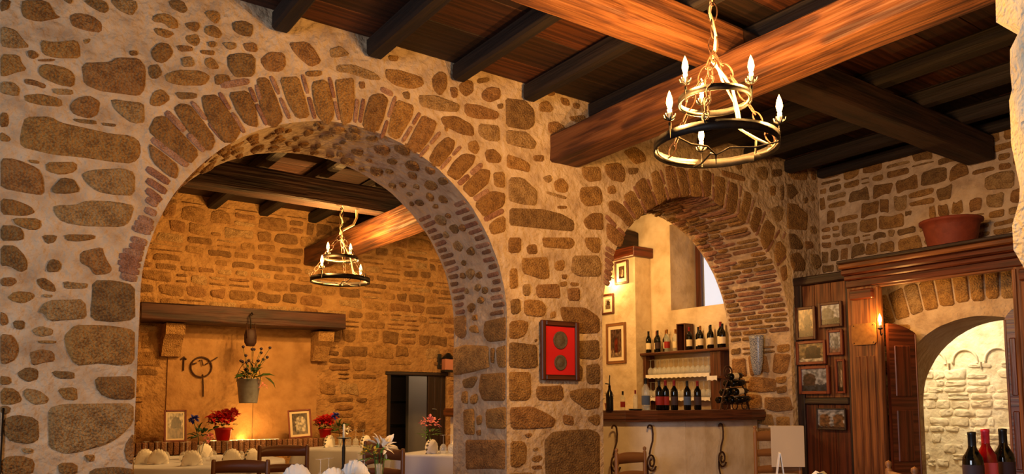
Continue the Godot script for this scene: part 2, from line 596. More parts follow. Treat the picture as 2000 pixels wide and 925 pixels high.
func build_shell():
	var f := setting("floor")
	wall_box(f, "slab", Vector3(-3.3, -0.2, -7.6), Vector3(10.4, 0, 7.3), "floor")
	var wl := setting("wall_left")
	wall_box(wl, "masonry", Vector3(-3.3, 0, -0.8), Vector3(-3.0, 4.1, 2.6), "mortar")
	wall_box(wl, "masonry", Vector3(-3.3, 0, 4.8), Vector3(-3.0, 4.1, 7.3), "mortar")
	wall_box(wl, "masonry", Vector3(-3.3, 0, 2.6), Vector3(-3.0, 1.1, 4.8), "mortar")
	wall_box(wl, "masonry", Vector3(-3.3, 2.9, 2.6), Vector3(-3.0, 4.1, 4.8), "mortar")
	var wb := setting("wall_back")
	wall_box(wb, "masonry", Vector3(-3.0, 0, 7.0), Vector3(8.35, 4.1, 7.3), "mortar")
	var w := setting("window_1")
	part("pane", box(Vector3(0.008, 1.8, 2.2), 0.001), "pane", w, at(Vector3(-3.15, 2.0, 3.7)))
	for zz in [2.63, 3.7, 4.77]:
		part("window_frame", box(Vector3(0.06, 1.8, 0.06)), "dark_wood", w, at(Vector3(-3.15, 2.0, zz)))
	for yy in [1.13, 2.87]:
		part("window_frame", box(Vector3(0.06, 0.06, 2.2)), "dark_wood", w, at(Vector3(-3.15, yy, 3.7)))
	var fl := setting("wall_far_left")
	wall_box(fl, "masonry", Vector3(-0.1, 0, -5.5), Vector3(0.2, 4.1, -0.82), "far_mortar")
	# white-washed passage beyond the portal
	var pw := setting("wall_passage")
	wall_box(pw, "masonry", Vector3(9.9, 0, -0.6), Vector3(10.2, 3.2, 3.8), "white_wash")
	wall_box(pw, "masonry", Vector3(8.35, 0, -0.9), Vector3(10.2, 3.2, -0.6), "white_stone")
	wall_box(pw, "masonry", Vector3(8.35, 0, 3.8), Vector3(10.2, 3.2, 4.1), "white_stone")
	wall_box(pw, "vault", Vector3(8.35, 3.2, -0.9), Vector3(10.2, 3.4, 4.1), "white_wash")
	var wt := Transform3D(Basis(Vector3(0, 0, 1), Vector3.UP, Vector3(-1, 0, 0)), Vector3(9.9, 0, 0))
	for p in courses(-0.4, 1.9, 0.5, 1.78, 0.1, 0.17, 0.012, func(_c, _a, _b, _y, _z): return rng.randf() > 0.25):
		lay(pw, "stone", p, wt, rng.randf_range(0.006, 0.016), "white_wash", 0.6)
	# a row of small blind arches in relief
	for k in 4:
		var c := Vector3(9.893, 1.8, -0.24 + k * 0.37)
		part("relief_arch", tubed(arc(c, 0.14, -0.2, PI + 0.2, 12, Vector3(0, 0, 1), Vector3.UP), 0.016, 6), "white_wash", pw)
		part("relief_stem", tubed([c + Vector3(0, -0.02, 0.185), c + Vector3(0.004, -0.1, 0.185)], 0.014, 6), "white_wash", pw)

func build_front_wall():
	var w := setting("wall_front", "rubble stone wall with two round arches")
	var W := Transform3D.IDENTITY
	arch_wall(w, "mortar", W, -3.0, 8.35, 4.1, WALL_T, [[A1.x, A1.y, R1], [A2.x, A2.y, R2]], 5)
	for a in FRONT_STONES:
		lay(w, "stone", outline(a), W, rng.randf_range(0.005, 0.013), "stone%d" % (rng.randi() % 6))
	for a in VOUSSOIRS:
		lay(w, "voussoir", outline(a), W, rng.randf_range(0.008, 0.015), "stone%d" % [0, 2, 4, 1][rng.randi() % 4], 0.2)
	for a in JOINT_BRICKS:
		var p := Vector2(a[0], a[1]) * 0.001
		var q := Vector2(a[2], a[3]) * 0.001
		var l := p.distance_to(q)
		var wd := 0.045 if absf(p.y - q.y) < absf(p.x - q.x) else 0.03
		if l > 0.26:
			var mid := rng.randf_range(0.42, 0.58)
			lay(w, "brick", strip(p, p.lerp(q, mid - 0.03), wd), W, 0.008, "brick%d" % (rng.randi() % 2), 0.2)
			lay(w, "brick", strip(p.lerp(q, mid + 0.03), q, wd), W, 0.008, "brick%d" % (rng.randi() % 2), 0.2)
		else:
			lay(w, "brick", strip(p, q, wd), W, 0.008, "brick%d" % (rng.randi() % 2), 0.2)
	# the wall goes on to the left of the view
	for p in courses(-0.95, -0.03, 0.1, 3.7, 0.21, 0.3, 0.05, func(_c, _a, _b, _y, _z): return true):
		lay(w, "stone", p, W, rng.randf_range(0.009, 0.02), "stone%d" % (rng.randi() % 6))
	# blocks of the big arch's jambs
	var J1 := Transform3D(Basis(Vector3(0, 0, 1), Vector3.UP, Vector3(-1, 0, 0)), Vector3(A1.x + R1, 0, 0))
	for a in JAMB_STONES:
		lay(w, "jamb_stone", outline(a), J1, rng.randf_range(0.01, 0.018), "stone%d" % (rng.randi() % 5))
	var J0 := Transform3D(Basis(Vector3(0, 0, -1), Vector3.UP, Vector3(1, 0, 0)), Vector3(A1.x - R1, 0, 0))
	for p in courses(0.03, 0.79, 0.1, 1.9, 0.3, 0.36, 0.04, func(_c, _a, _b, _y, _z): return true):
		lay(w, "jamb_stone", p, J0, 0.012, "stone%d" % (rng.randi() % 5))
	# jambs of the bar arch: blocks below, brick courses above
	var J2 := Transform3D(Basis(Vector3(0, 0, 1), Vector3.UP, Vector3(-1, 0, 0)), Vector3(A2.x + R2, 0, 0))
	for p in courses(-0.8, -0.02, 0.9, 1.93, 0.24, 0.3, 0.03, func(_c, _a, _b, _y, _z): return true):
		lay(w, "jamb_stone", p, J2, 0.012, "stone%d" % (rng.randi() % 5))
	# soffit of the big arch: bricks near the springing, then rubble set in grey mortar
	for side in 2:
		for k in 17:
			var a0 := 0.02 + k * 0.047
			var a := a0 if side == 0 else PI - a0
			for e in 2:
				var l := rng.randf_range(0.12, 0.22)
				var t := 0.015 + (rng.randf() * 0.03) if e == 0 else 0.79 - l
				lay(w, "soffit_brick", brick_at(l, 0.038), soffit(A1, R1, a, t + l * 0.5), 0.008, "brick%d" % (rng.randi() % 3), 0.2)
	var placed := []
	var tries := 0
	while placed.size() < 95 and tries < 1500:
		tries += 1
		var a := rng.randf_range(0.1, PI - 0.1)
		var t := rng.randf_range(0.07, 0.74)
		if (a < 0.85 or a > PI - 0.85) and (t < 0.26 or t > 0.56): continue
		var rad := rng.randf_range(0.025, 0.075)
		var ok := true
		for q in placed:
			if Vector2((q.x - a) * R1, q.y - t).length() < q.z + rad + 0.03: ok = false
		if not ok: continue
		placed.append(Vector3(a, t, rad))
		lay(w, "soffit_stone", blob(rad, 1.5), soffit(A1, R1, a, t), rng.randf_range(0.008, 0.02), "stone%d" % (rng.randi() % 6), 0.4)
	# soffit of the bar arch: thin slabs bedded towards the room behind
	var arc_l := 0.0
	while arc_l < PI * R2:
		var th := rng.randf_range(0.028, 0.05)
		var a := (arc_l + th * 0.5) / R2
		var t := rng.randf_range(0.0, 0.06)
		while t < 0.78:
			var l := minf(rng.randf_range(0.12, 0.4), 0.8 - t)
			if l > 0.07 and rng.randf() < 0.86:
				lay(w, "soffit_slab", brick_at(l, th), soffit(A2, R2, a, t + l * 0.5), rng.randf_range(0.01, 0.028), ["brick2", "stone1", "stone3", "brick0"][rng.randi() % 4], 0.3)
			t += l + 0.02
		arc_l += th + rng.randf_range(0.01, 0.024)

func brick_at(l: float, th: float) -> PackedVector2Array:
	var j := th * 0.12
	var p := PackedVector2Array()
	for c in [Vector2(-th, -l), Vector2(th, -l), Vector2(th, l), Vector2(-th, l)]:
		p.append(c * 0.5 + Vector2(rng.randf_range(-j, j), rng.randf_range(-j, j)))
	return p

func blob(r: float, stretch := 1.3) -> PackedVector2Array:
	var p := PackedVector2Array()
	var n := 6
	for k in n:
		var a := TAU * k / n + rng.randf_range(-0.25, 0.25)
		p.append(Vector2(cos(a), sin(a) * stretch) * r * rng.randf_range(0.75, 1.1))
	return p

func soffit(c: Vector2, r: float, a: float, t: float) -> Transform3D:
	# a frame on the underside of an arch: x along the curve, y into the wall, z out of the stone
	return Transform3D(Basis(Vector3(-sin(a), cos(a), 0), Vector3(0, 0, -1), Vector3(-cos(a), -sin(a), 0)), Vector3(c.x + cos(a) * (r + 0.004), c.y + sin(a) * (r + 0.004), -t))

func build_right_wall():
	var w := setting("wall_right", "rubble stone wall above the wooden portal")
	var W := Transform3D(Basis(Vector3(0, 0, 1), Vector3.UP, Vector3(-1, 0, 0)), Vector3(X3, 0, 0))
	arch_wall(w, "mortar", W, 0.0, 7.0, 4.1, 0.6, [[1.6, 1.27, 0.84]], 11)
	for p in courses(0.02, 3.6, 2.58, 3.86, 0.135, 0.19, 0.035, func(_c, _a, _b, _y, _z): return rng.randf() > 0.07):
		lay(w, "stone", p, W, rng.randf_range(0.01, 0.022), "stone%d" % (rng.randi() % 6), 0.4)
	# relieving arch of wedge stones over the doorway
	var c := Vector2(1.75, -1.235)
	var a := PI * 0.5 + 0.36
	while a > PI * 0.5 - 0.36:
		var da := rng.randf_range(0.03, 0.05)
		var p := PackedVector2Array()
		for k in [[0.0, 3.49], [0.0, 3.8], [1.0, 3.8], [1.0, 3.49]]:
			var aa: float = a - da * k[0]
			p.append(c + Vector2(cos(aa), sin(aa)) * (k[1] + rng.randf_range(-0.012, 0.012)))
		lay(w, "voussoir", p, W, rng.randf_range(0.024, 0.032), "stone%d" % [0, 2, 5][rng.randi() % 3], 0.2)
		a -= da + 0.005
	for p in courses(0.3, 2.9, 1.3, 2.12, 0.13, 0.2, 0.03, func(q, _a, _b, _y, _z): return q.distance_to(Vector2(1.6, 1.27)) > 0.95 and q.y < 2.12):
		lay(w, "stone", p, W, 0.012, "stone%d" % (rng.randi() % 6), 0.4)

func build_far_wall():
	var w := setting("wall_far", "rough coursed stone wall of the hearth room")
	# solid wall with a door opening x 4.93..5.92, 1.75 high
	wall_box(w, "masonry", Vector3(-0.1, 0, ZF - 0.4), Vector3(4.93, 4.1, ZF), "far_mortar")
	wall_box(w, "masonry", Vector3(4.93, 1.74, ZF - 0.4), Vector3(5.92, 4.1, ZF), "far_mortar")
	wall_box(w, "masonry", Vector3(5.92, 0, ZF - 0.4), Vector3(8.6, 4.1, ZF), "far_mortar")
	wall_box(w, "hearth_plaster", Vector3(1.95, 0.7, ZF), Vector3(3.86, 2.32, ZF + 0.02), "hearth_plaster")
	var W := Transform3D(Basis.IDENTITY, Vector3(0, 0, ZF))
	var keep := func(q, xa, xb, ya, yb):
		if xb > 1.93 and xa < 3.88 and ya < 2.34 and yb > 0.6: return false
		if xb > 4.9 and xa < 5.95 and ya < 1.78: return false
		return rng.randf() > 0.1
	for p in courses(1.35, 6.35, 0.72, 3.84, 0.165, 0.27, 0.045, keep):
		lay(w, "stone", p, W, rng.randf_range(0.01, 0.028), "fstone%d" % (rng.randi() % 6), 0.6)
	# back room behind the door
	var b := setting("wall_store")
	wall_box(b, "masonry", Vector3(4.6, 0, -7.6), Vector3(6.9, 2.6, -7.4), "grey_paint")
	wall_box(b, "masonry", Vector3(4.4, 0, -7.6), Vector3(4.6, 2.6, ZF - 0.4), "grey_paint")
	wall_box(b, "masonry", Vector3(6.9, 0, -7.6), Vector3(7.1, 2.6, ZF - 0.4), "grey_paint")
	wall_box(b, "vault", Vector3(4.4, 2.6, -7.6), Vector3(7.1, 2.8, ZF - 0.4), "grey_paint")
	wall_box(b, "partition", Vector3(5.93, 0, ZF - 1.36), Vector3(6.9, 2.6, ZF - 1.26), "grey_paint")
	# bar wall of the far room, with the window niche
	var r := setting("wall_bar")
	wall_box(r, "masonry", Vector3(7.65, 0, ZF), Vector3(8.22, 4.1, -2.19), "plaster")
	wall_box(r, "masonry", Vector3(7.65, 0, -2.19), Vector3(8.22, 2.53, -WALL_T), "plaster")
	wall_box(r, "masonry", Vector3(7.65, 3.7, -2.19), Vector3(8.22, 4.1, -WALL_T), "plaster")
	wall_box(r, "masonry", Vector3(7.65, 2.53, -1.1), Vector3(8.22, 3.7, -WALL_T), "plaster")
	# stepped chimney pier that carries the pictures
	wall_box(r, "pier", Vector3(7.35, 0, -4.0), Vector3(7.65, 3.29, -2.56), "plaster")
	var win := setting("window_2")
	part("pane", box(Vector3(0.008, 1.17, 1.09), 0.001), "pane", win, at(Vector3(8.17, 3.115, -1.645)))
	for z in [-2.12, -1.64, -1.16]:
		part("window_frame", box(Vector3(0.08, 1.17, 0.09)), "frame_wood", win, at(Vector3(8.16, 3.115, z)))
	for y in [2.56, 3.67]:
		part("window_frame", box(Vector3(0.08, 0.06, 1.09)), "frame_wood", win, at(Vector3(8.16, y, -1.645)))

func build_ceiling():
	var c := setting("ceiling", "dark timber ceiling of boards on joists")
	wall_box(c, "deck", Vector3(-3.3, 4.0, -6.0), Vector3(8.7, 4.15, 7.3), "joist")
	var edges := [-0.72, 0.0, 0.71, 1.51, 2.20, 2.91, 3.59, 4.30, 5.0, 5.7, 6.4, 7.08, 7.75]
	# main room: boards between the joists, laid across them
	for i in edges.size() - 1:
		var x0: float = edges[i] + 0.06
		var x1: float = edges[i + 1] + 0.06
		var z := 0.0
		while z < 5.4:
			var wd := rng.randf_range(0.28, 0.5)
			part("board", box(Vector3(x1 - x0 - 0.004, 0.035, wd - 0.006), 0.003), "board%d" % (rng.randi() % 5), c, at(Vector3((x0 + x1) * 0.5, CEIL + 0.03 + rng.randf_range(0.0, 0.008), z + wd * 0.5)))
			z += wd
	for x in edges:
		if x > 7.7: continue
		var s := S(false)
		bbox(s, Vector3.ZERO, Vector3(0.125 + rng.randf_range(-0.01, 0.015), 0.135, 7.0), 0.018)
		part("joist", done(s), "joist", c, at(Vector3(x + 0.062, 3.85, 3.52)))
	part("joist", box(Vector3(0.1, 0.1, 6.9), 0.015), "joist", c, at(Vector3(7.69, 3.86, 3.5)))
	# far room
	var f := setting("ceiling_far", "timber ceiling of the hearth room")
	var fe := [0.3, 0.98, 1.66, 2.35, 3.01, 3.69, 4.36, 5.03, 5.7, 6.37, 7.04]
	for x in fe:
		part("joist", box(Vector3(0.13, 0.13, 4.4), 0.018), "joist", f, at(Vector3(x + 0.065, 3.85, -3.02)))
	for i in fe.size():
		var x0: float = fe[i] + 0.065
		var z := -5.2
		while z < -0.85:
			var wd := minf(rng.randf_range(0.28, 0.45), -0.82 - z)
			part("board", box(Vector3(0.67, 0.035, wd - 0.006), 0.003), "board%d" % [0, 2, 4, 1][rng.randi() % 4], f, at(Vector3(x0 + 0.335, CEIL + 0.03, z + wd * 0.5)))
			z += wd
	# great beams
	var b := thing("ceiling_beam", "massive honey brown beam running over the bigger chandelier into the arched wall", "beam", Vector3(4.05, 3.32, 0))
	part("timber", beam_mesh(Vector3(0, 0.12, -0.05), Vector3(0, 0.16, 6.9), 0.31, 0.24, 3), "beam", b)
	b = thing("ceiling_beam", "right part of the cross beam with shade painted into its colour, reaching the right stone wall above the terracotta pot", "beam", Vector3(0, 3.56, 1.73))
	part("timber", beam_mesh(Vector3(4.1, 0.115, -0.01), Vector3(7.69, 0.115, 0), 0.25, 0.235, 4), "shaded_beam", b)  # same cross beam, coloured darker where the honey brown beam shades it
	b = thing("ceiling_beam", "brown cross beam left of the larger chandelier's chain, butting on the honey brown beam", "beam", Vector3(0, 3.56, 1.73))
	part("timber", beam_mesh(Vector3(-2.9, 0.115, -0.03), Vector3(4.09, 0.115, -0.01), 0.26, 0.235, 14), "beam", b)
	b = thing("ceiling_beam", "beam with shade painted into its colour, seen through the large arch that carries the smaller chandelier", "beam", Vector3(0, 3.41, -2.88))
	part("timber", beam_mesh(Vector3(0.2, 0.15, 0), Vector3(7.6, 0.15, 0), 0.24, 0.27, 5), "shaded_beam", b)  # darker colour stands for the unlit front face
	b = thing("ceiling_beam", "lit beam end resting on the hearth wall behind the smaller chandelier", "beam", Vector3(3.8, 3.17, 0))
	part("timber", beam_mesh(Vector3(0, 0.13, ZF - 0.05), Vector3(0.06, 0.13, -0.85), 0.32, 0.25, 6), "beam", b)

func beam_mesh(a: Vector3, b: Vector3, w: float, h: float, sd: int) -> ArrayMesh:
	# a hewn beam: rounded arrises, slightly wandering faces, grain along its length
	var nz := FastNoiseLite.new()
	nz.seed = sd
	nz.frequency = 0.55
	var s := S(false)
	var d := (b - a).normalized()
	var L := a.distance_to(b)
	var x := d.cross(Vector3.UP).normalized()
	var y := x.cross(d).normalized()
	var n := int(L / 0.18)
	var sec := []
	for k in 4:
		var sx := [1, -1, -1, 1][k] as float
		var sy := [1, 1, -1, -1][k] as float
		var cxy := Vector2(sx * (w * 0.5 - 0.02), sy * (h * 0.5 - 0.02))
		for q in 3:
			var ang := PI * 0.5 * k + PI * 0.25 * q
			sec.append(cxy + Vector2(cos(ang), sin(ang)) * 0.02)
		sec.append(sec[-1].lerp(Vector2(-sec[-1].x if k % 2 == 0 else sec[-1].x, sec[-1].y if k % 2 == 0 else -sec[-1].y), 0.5))
	var m := sec.size()
	var peri := [0.0]
	for k in m: peri.append(peri[-1] + sec[k].distance_to(sec[(k + 1) % m]))
	var rings := []
	for i in n + 1:
		var ring := []
		var t := L * i / n
		for k in m:
			var p: Vector2 = sec[k]
			var r := 1.0 + nz.get_noise_2d(t * 1.6, k * 1.1) * 0.06
			ring.append(a + d * t + (x * p.x + y * p.y) * r)
		rings.append(ring)
	for i in n:
		for k in m:
			var j := (k + 1) % m
			var v := [[rings[i][k], i, peri[k]], [rings[i][j], i, peri[k + 1]], [rings[i + 1][j], i + 1, peri[k + 1]], [rings[i + 1][k], i + 1, peri[k]]]
			for q in [0, 1, 2, 0, 2, 3]:
				s.set_uv(Vector2(v[q][1] * L / n * 0.6, v[q][2] * 1.2))
				s.add_vertex(v[q][0])
	for e in [0, n]:
		for k in range(1, m - 1):
			for q in [rings[e][0], rings[e][k], rings[e][k + 1]]:
				s.set_uv(Vector2(q.x, q.y))
				s.add_vertex(q)
	return done(s)

# ---------------------------------------------------------------- pictures
func photo(kind: int) -> StandardMaterial3D:
	# flat prints: simple tonal scenes of arches, facades and streets
	var key := "photo%d" % kind
	if M.has(key): return M[key]
	var im := Image.create(48, 48, false, Image.FORMAT_RGB8)
	var pal: Array = [
		[Color(0.75, 0.62, 0.4), Color(0.3, 0.2, 0.12), Color(0.9, 0.85, 0.7)],
		[Color(0.72, 0.74, 0.76), Color(0.35, 0.37, 0.4), Color(0.15, 0.16, 0.18)],
		[Color(0.66, 0.68, 0.7), Color(0.45, 0.46, 0.48), Color(0.55, 0.4, 0.35)],
		[Color(0.6, 0.5, 0.32), Color(0.22, 0.14, 0.09), Color(0.8, 0.76, 0.64)],
		[Color(0.62, 0.64, 0.68), Color(0.3, 0.22, 0.2), Color(0.2, 0.22, 0.27)],
		[Color(0.4, 0.3, 0.22), Color(0.75, 0.66, 0.55), Color(0.15, 0.1, 0.08)],
		[Color(0.66, 0.66, 0.68), Color(0.5, 0.36, 0.22), Color(0.3, 0.2, 0.14)],
		[Color(0.78, 0.74, 0.66), Color(0.3, 0.24, 0.18), Color(0.5, 0.42, 0.32)],
		[Color(0.4, 0.3, 0.25), Color(0.45, 0.18, 0.12), Color(0.62, 0.52, 0.42)],
		[Color(0.34, 0.28, 0.22), Color(0.82, 0.79, 0.72), Color(0.5, 0.44, 0.36)]][kind]
	# tonal picture: sky or vault, a pale or dark arched mass, dark ground, soft grain
	var nz := FastNoiseLite.new()
	nz.seed = 400 + kind
	nz.frequency = 0.09
	nz.fractal_octaves = 4
	var twin := kind == 6
	var horizon: float = [36.0, 33.0, 37.0, 38.0, 34.0, 40.0, 41.0, 27.0, 38.0, 40.0][kind]
	for y in 48:
		for x in 48:
			var wob := nz.get_noise_2d(x, y)
			var c: Color = pal[0]
			if y + wob * 7.0 > horizon: c = pal[2] if kind != 0 else pal[1]
			for cx in ([12.0, 37.0] if twin else [[30.0, 16.0, 30.0, 27.0, 14.0, 29.0, 0.0, 26.0, 24.0, 26.0][kind]]):
				var dy := minf(y - 19.0, 0.0)
				var wd: float = [11.0, 15.0, 9.0, 15.0, 12.0, 8.0, 9.0, 15.0, 7.0, 16.0][kind]
				if Vector2(x - cx + wob * 4.0, dy * 1.2).length() < wd and y < horizon + 2.0: c = pal[1]
			im.set_pixel(x, y, c.darkened(clampf(0.22 - wob * 0.55, 0.0, 0.6)))
	im.resize(30, 30, Image.INTERPOLATE_BILINEAR)
	im.resize(192, 192, Image.INTERPOLATE_CUBIC)
	var m := StandardMaterial3D.new()
	m.albedo_texture = ImageTexture.create_from_image(im)
	m.roughness = 0.25
	M[key] = m
	return m

func picture(called: String, label: String, xf: Transform3D, w: float, h: float, fw: float, frame_m: String, mount_w: float, kind: int, group := "") -> Node3D:
	var t := thing(called, label, "picture", Vector3.ZERO, 0.0, group)
	t.transform = xf
	for sx in [-1.0, 1.0]:
		part("frame_rail", box(Vector3(fw, h, 0.025), 0.004), frame_m, t, at(Vector3(sx * (w - fw) * 0.5, 0, 0.0125)))
		part("frame_rail", box(Vector3(w - 2 * fw, fw, 0.025), 0.004), frame_m, t, at(Vector3(0, sx * (h - fw) * 0.5, 0.0125)))
	if mount_w > 0: part("mount", box(Vector3(w - 2 * fw, h - 2 * fw, 0.006), 0.001), "passepartout", t, at(Vector3(0, 0, 0.008)))
	photo(kind)
	var q := S(false)
	var pw := (w - 2 * fw) * 0.5 - mount_w
	var ph := (h - 2 * fw) * 0.5 - mount_w
	var v := [[Vector3(-pw, -ph, 0), Vector2(0, 1)], [Vector3(-pw, ph, 0), Vector2(0, 0)], [Vector3(pw, ph, 0), Vector2(1, 0)], [Vector3(pw, -ph, 0), Vector2(1, 1)]]
	for k in [0, 1, 2, 0, 2, 3]:
		q.set_uv(v[k][1])
		q.add_vertex(v[k][0] + Vector3(0, 0, 0.0125))
	part("print", done(q), "photo%d" % kind, t)
	return t

func facing_left(x: float, y: float, z: float) -> Transform3D:
	return Transform3D(Basis(Vector3(0, 0, 1), Vector3.UP, Vector3(-1, 0, 0)), Vector3(x, y, z))

# ---------------------------------------------------------------- wooden portal on the right wall
func build_portal():
	var p := thing("photo_panel", "brown plank panel with dark frame beside the bar arch, hung with photographs", "panel", Vector3(7.25, 0, 0))
	for k in 3:
		part("plank", box(Vector3(0.03, 1.2, 0.185), 0.004), "panel_wood", p, at(Vector3(0.02, 1.94, 0.13 + k * 0.19)))
		part("plank", box(Vector3(0.03, 1.26, 0.185), 0.004), "portal_red", p, at(Vector3(0.02, 0.65, 0.13 + k * 0.19)))
	part("stile", box(Vector3(0.06, 2.58, 0.085), 0.008), "dark_wood", p, at(Vector3(0, 1.29, 0.045)))
	part("stile", box(Vector3(0.06, 2.58, 0.05), 0.008), "dark_wood", p, at(Vector3(0, 1.29, 0.62)))
	part("top_rail", box(Vector3(0.09, 0.09, 0.645), 0.01), "dark_wood", p, at(Vector3(0, 2.59, 0.325)))
	part("cross_rail", box(Vector3(0.065, 0.07, 0.5), 0.008), "dark_wood", p, at(Vector3(0, 1.315, 0.34)))
	var ph := [
		[0.025, 0.265, 1.96, 2.31, 0, "frame_wood", 0.03, "sepia photo of a vaulted room, upper left on the plank panel"],
		[0.30, 0.57, 2.07, 2.33, 1, "frame_wood", 0.03, "grey photo of a town facade, top right on the plank panel"],
		[0.385, 0.565, 1.78, 2.04, 2, "red_frame", 0.028, "grey misty photo in a narrow frame at the panel's right edge"],
		[0.02, 0.37, 1.695, 1.945, 3, "red_frame", 0.03, "sepia arch photo in an orange brown frame, panel's middle left"],
		[0.045, 0.40, 1.385, 1.68, 4, "red_frame", 0.032, "wide group photo in an orange brown frame, lowest above the dark rail"],
		[0.47, 0.575, 1.39, 1.735, 5, "red_frame", 0.022, "narrow dark photo half hidden by the portal's edge"],
		[0.235, 0.565, 1.02, 1.24, 6, "dark_wood", 0.014, "photo of two lit arches below the panel's dark rail"]]
	for a in ph:
		picture("framed_photo", a[7], facing_left(7.217, (a[2] + a[3]) * 0.5, (a[0] + a[1]) * 0.5), a[1] - a[0], a[3] - a[2], a[6], a[5], 0.0, a[4], "photographs on the plank panel")
	# portal front at x 7.15
	var t := thing("wooden_portal", "tall brown wooden portal with moulded cornice standing before the stone doorway", "portal", Vector3(7.15, 0, 0))
	for zz in [[0.66, 0.99], [2.17, 2.52]]:
		var zc: float = (zz[0] + zz[1]) * 0.5
		part("pilaster", box(Vector3(0.05, 2.44, zz[1] - zz[0]), 0.006), "portal", t, at(Vector3(0.025, 1.22, zc)))
		for o in [-0.075, 0.0, 0.075]:
			part("fluting", box(Vector3(0.014, 1.6, 0.045), 0.006), "portal", t, at(Vector3(-0.004, 0.95, zc + o)))
		part("capital", box(Vector3(0.05, 0.1, 0.24), 0.015), "portal_red", t, at(Vector3(-0.02, 2.36, zc)))
		part("jamb_edge", box(Vector3(0.07, 2.42, 0.035), 0.006), "portal", t, at(Vector3(0.02, 1.21, zz[1] - 0.01 if zz[0] < 1 else zz[0] + 0.01)))
	part("frieze", box(Vector3(0.06, 0.07, 1.88), 0.006), "portal_red", t, at(Vector3(0.01, 2.475, 1.6)))
	part("lintel", box(Vector3(0.05, 0.035, 1.2), 0.006), "portal", t, at(Vector3(0.03, 2.435, 1.58)))
	part("moulding", box(Vector3(0.1, 0.05, 1.92), 0.014), "portal_red", t, at(Vector3(-0.005, 2.535, 1.62)))
	part("moulding", box(Vector3(0.14, 0.06, 1.94), 0.02), "portal_red", t, at(Vector3(-0.02, 2.59, 1.62)))
	part("cornice", box(Vector3(0.2, 0.05, 1.95), 0.012), "portal", t, at(Vector3(-0.03, 2.645, 1.625)))
	part("cornice", box(Vector3(0.24, 0.03, 1.95), 0.008), "dark_wood", t, at(Vector3(-0.04, 2.685, 1.625)))
	part("roof_board", box(Vector3(0.46, 0.03, 1.95), 0.004), "panel_wood", t, at(Vector3(0.31, 2.685, 1.625)))
	part("side_board", box(Vector3(0.47, 2.66, 0.03), 0.004), "panel_wood", t, at(Vector3(0.3, 1.33, 0.67)))
	part("side_board", box(Vector3(0.47, 2.66, 0.03), 0.004), "panel_wood", t, at(Vector3(0.3, 1.33, 2.54)))
	door_leaf("door_1", "brown door leaf with arched top folded back at the left of the portal", Vector3(7.215, 0, 1.02), Vector3(7.5, 0, 1.13), 2.06)
	door_leaf("door_2", "reddish brown door leaf folded back at the right of the portal", Vector3(7.24, 0, 2.15), Vector3(7.22, 0, 2.06), 2.1)
	# small plaque on the left pilaster
	var s := thing("wooden_plaque", "small golden wooden plaque with cut corners on the portal's left pilaster", "plaque", Vector3(7.128, 1.965, 0.835))
	var poly := PackedVector2Array()
	for q in [[-0.125, -0.085], [-0.105, -0.105], [0.105, -0.105], [0.125, -0.085], [0.125, 0.085], [0.105, 0.105], [-0.105, 0.105], [-0.125, 0.085]]: poly.append(Vector2(q[0], q[1]))
	part("board", slab(poly, -0.008, 0.008), "brass_plate", s, Transform3D(Basis(Vector3(0, 0, 1), Vector3(1, 0, 0), Vector3(0, 1, 0)), Vector3.ZERO))
	for k in 4:
		part("nail", lathed([Vector2(0.006, 0), Vector2(0.004, 0.004), Vector2(0, 0.005)], 8), "iron", s, Transform3D(Basis(Vector3.FORWARD, -PI / 2), Vector3(-0.008, [-0.085, 0.085][k % 2], [-0.1, 0.1][k / 2])))
	# candle sconce
	var c := thing("candle_sconce", "single electric candle sconce glowing on the portal's left jamb", "sconce", Vector3(7.08, 2.02, 1.03))
	part("bracket", tubed([Vector3(0.07, -0.06, -0.02), Vector3(0.03, -0.08, -0.01), Vector3(0, -0.06, 0), Vector3(0, -0.02, 0)], 0.006, 6), "iron", c)
	part("drip_pan", lathed([Vector2(0, -0.03), Vector2(0.02, -0.025), Vector2(0.026, -0.012), Vector2(0.012, -0.018), Vector2(0, -0.018)], 12), "iron", c)
	candle(c, Vector3.ZERO, 0.03, 0.33)
	# strip lamp hidden behind the lintel, lighting the relieving arch
	var l := thing("strip_lamp", "slim strip lamp behind the portal's lintel with a lit edge", "lamp", Vector3(7.24, 2.45, 1.3))
	part("tube_lamp", box(Vector3(0.02, 0.015, 0.55), 0.004), "bulb", l)
	area_light("strip_lamp_light", Vector3(7.27, 2.43, 1.3), Vector3(1, -0.5, 0), Vector2(0.55, 0.03), Color(1, 0.8, 0.52), 0.13)
	# terracotta basin on top
	var b := thing("terracotta_basin", "wide terracotta basin standing on top of the wooden portal", "pot", Vector3(7.41, 2.70, 1.57))
	b.scale = Vector3(0.93, 0.86, 0.93)
	part("bowl", lathed([Vector2(0, 0), Vector2(0.2, 0), Vector2(0.215, 0.05), Vector2(0.25, 0.25), Vector2(0.262, 0.3), Vector2(0.285, 0.305), Vector2(0.287, 0.335), Vector2(0.27, 0.338), Vector2(0.25, 0.3), Vector2(0.21, 0.06), Vector2(0, 0.04)], 32), "terracotta", b)
	# passage lamp
	var pl := thing("passage_lamp", "frosted ceiling lamp of the white passage", "lamp", Vector3(9.05, 3.13, 0.15))
	part("base", lathed([Vector2(0, 0.07), Vector2(0.1, 0.07), Vector2(0.1, 0.05), Vector2(0, 0.05)], 16), "grey_paint", pl)
	part("shade", lathed([Vector2(0.09, 0.05), Vector2(0.12, 0.02), Vector2(0.09, -0.03), Vector2(0, -0.05)], 16), "bulb", pl)
	omni("passage_lamp_light", Vector3(9.05, 2.98, 0.15), Color(1, 0.94, 0.8), 3.0, 0.12)

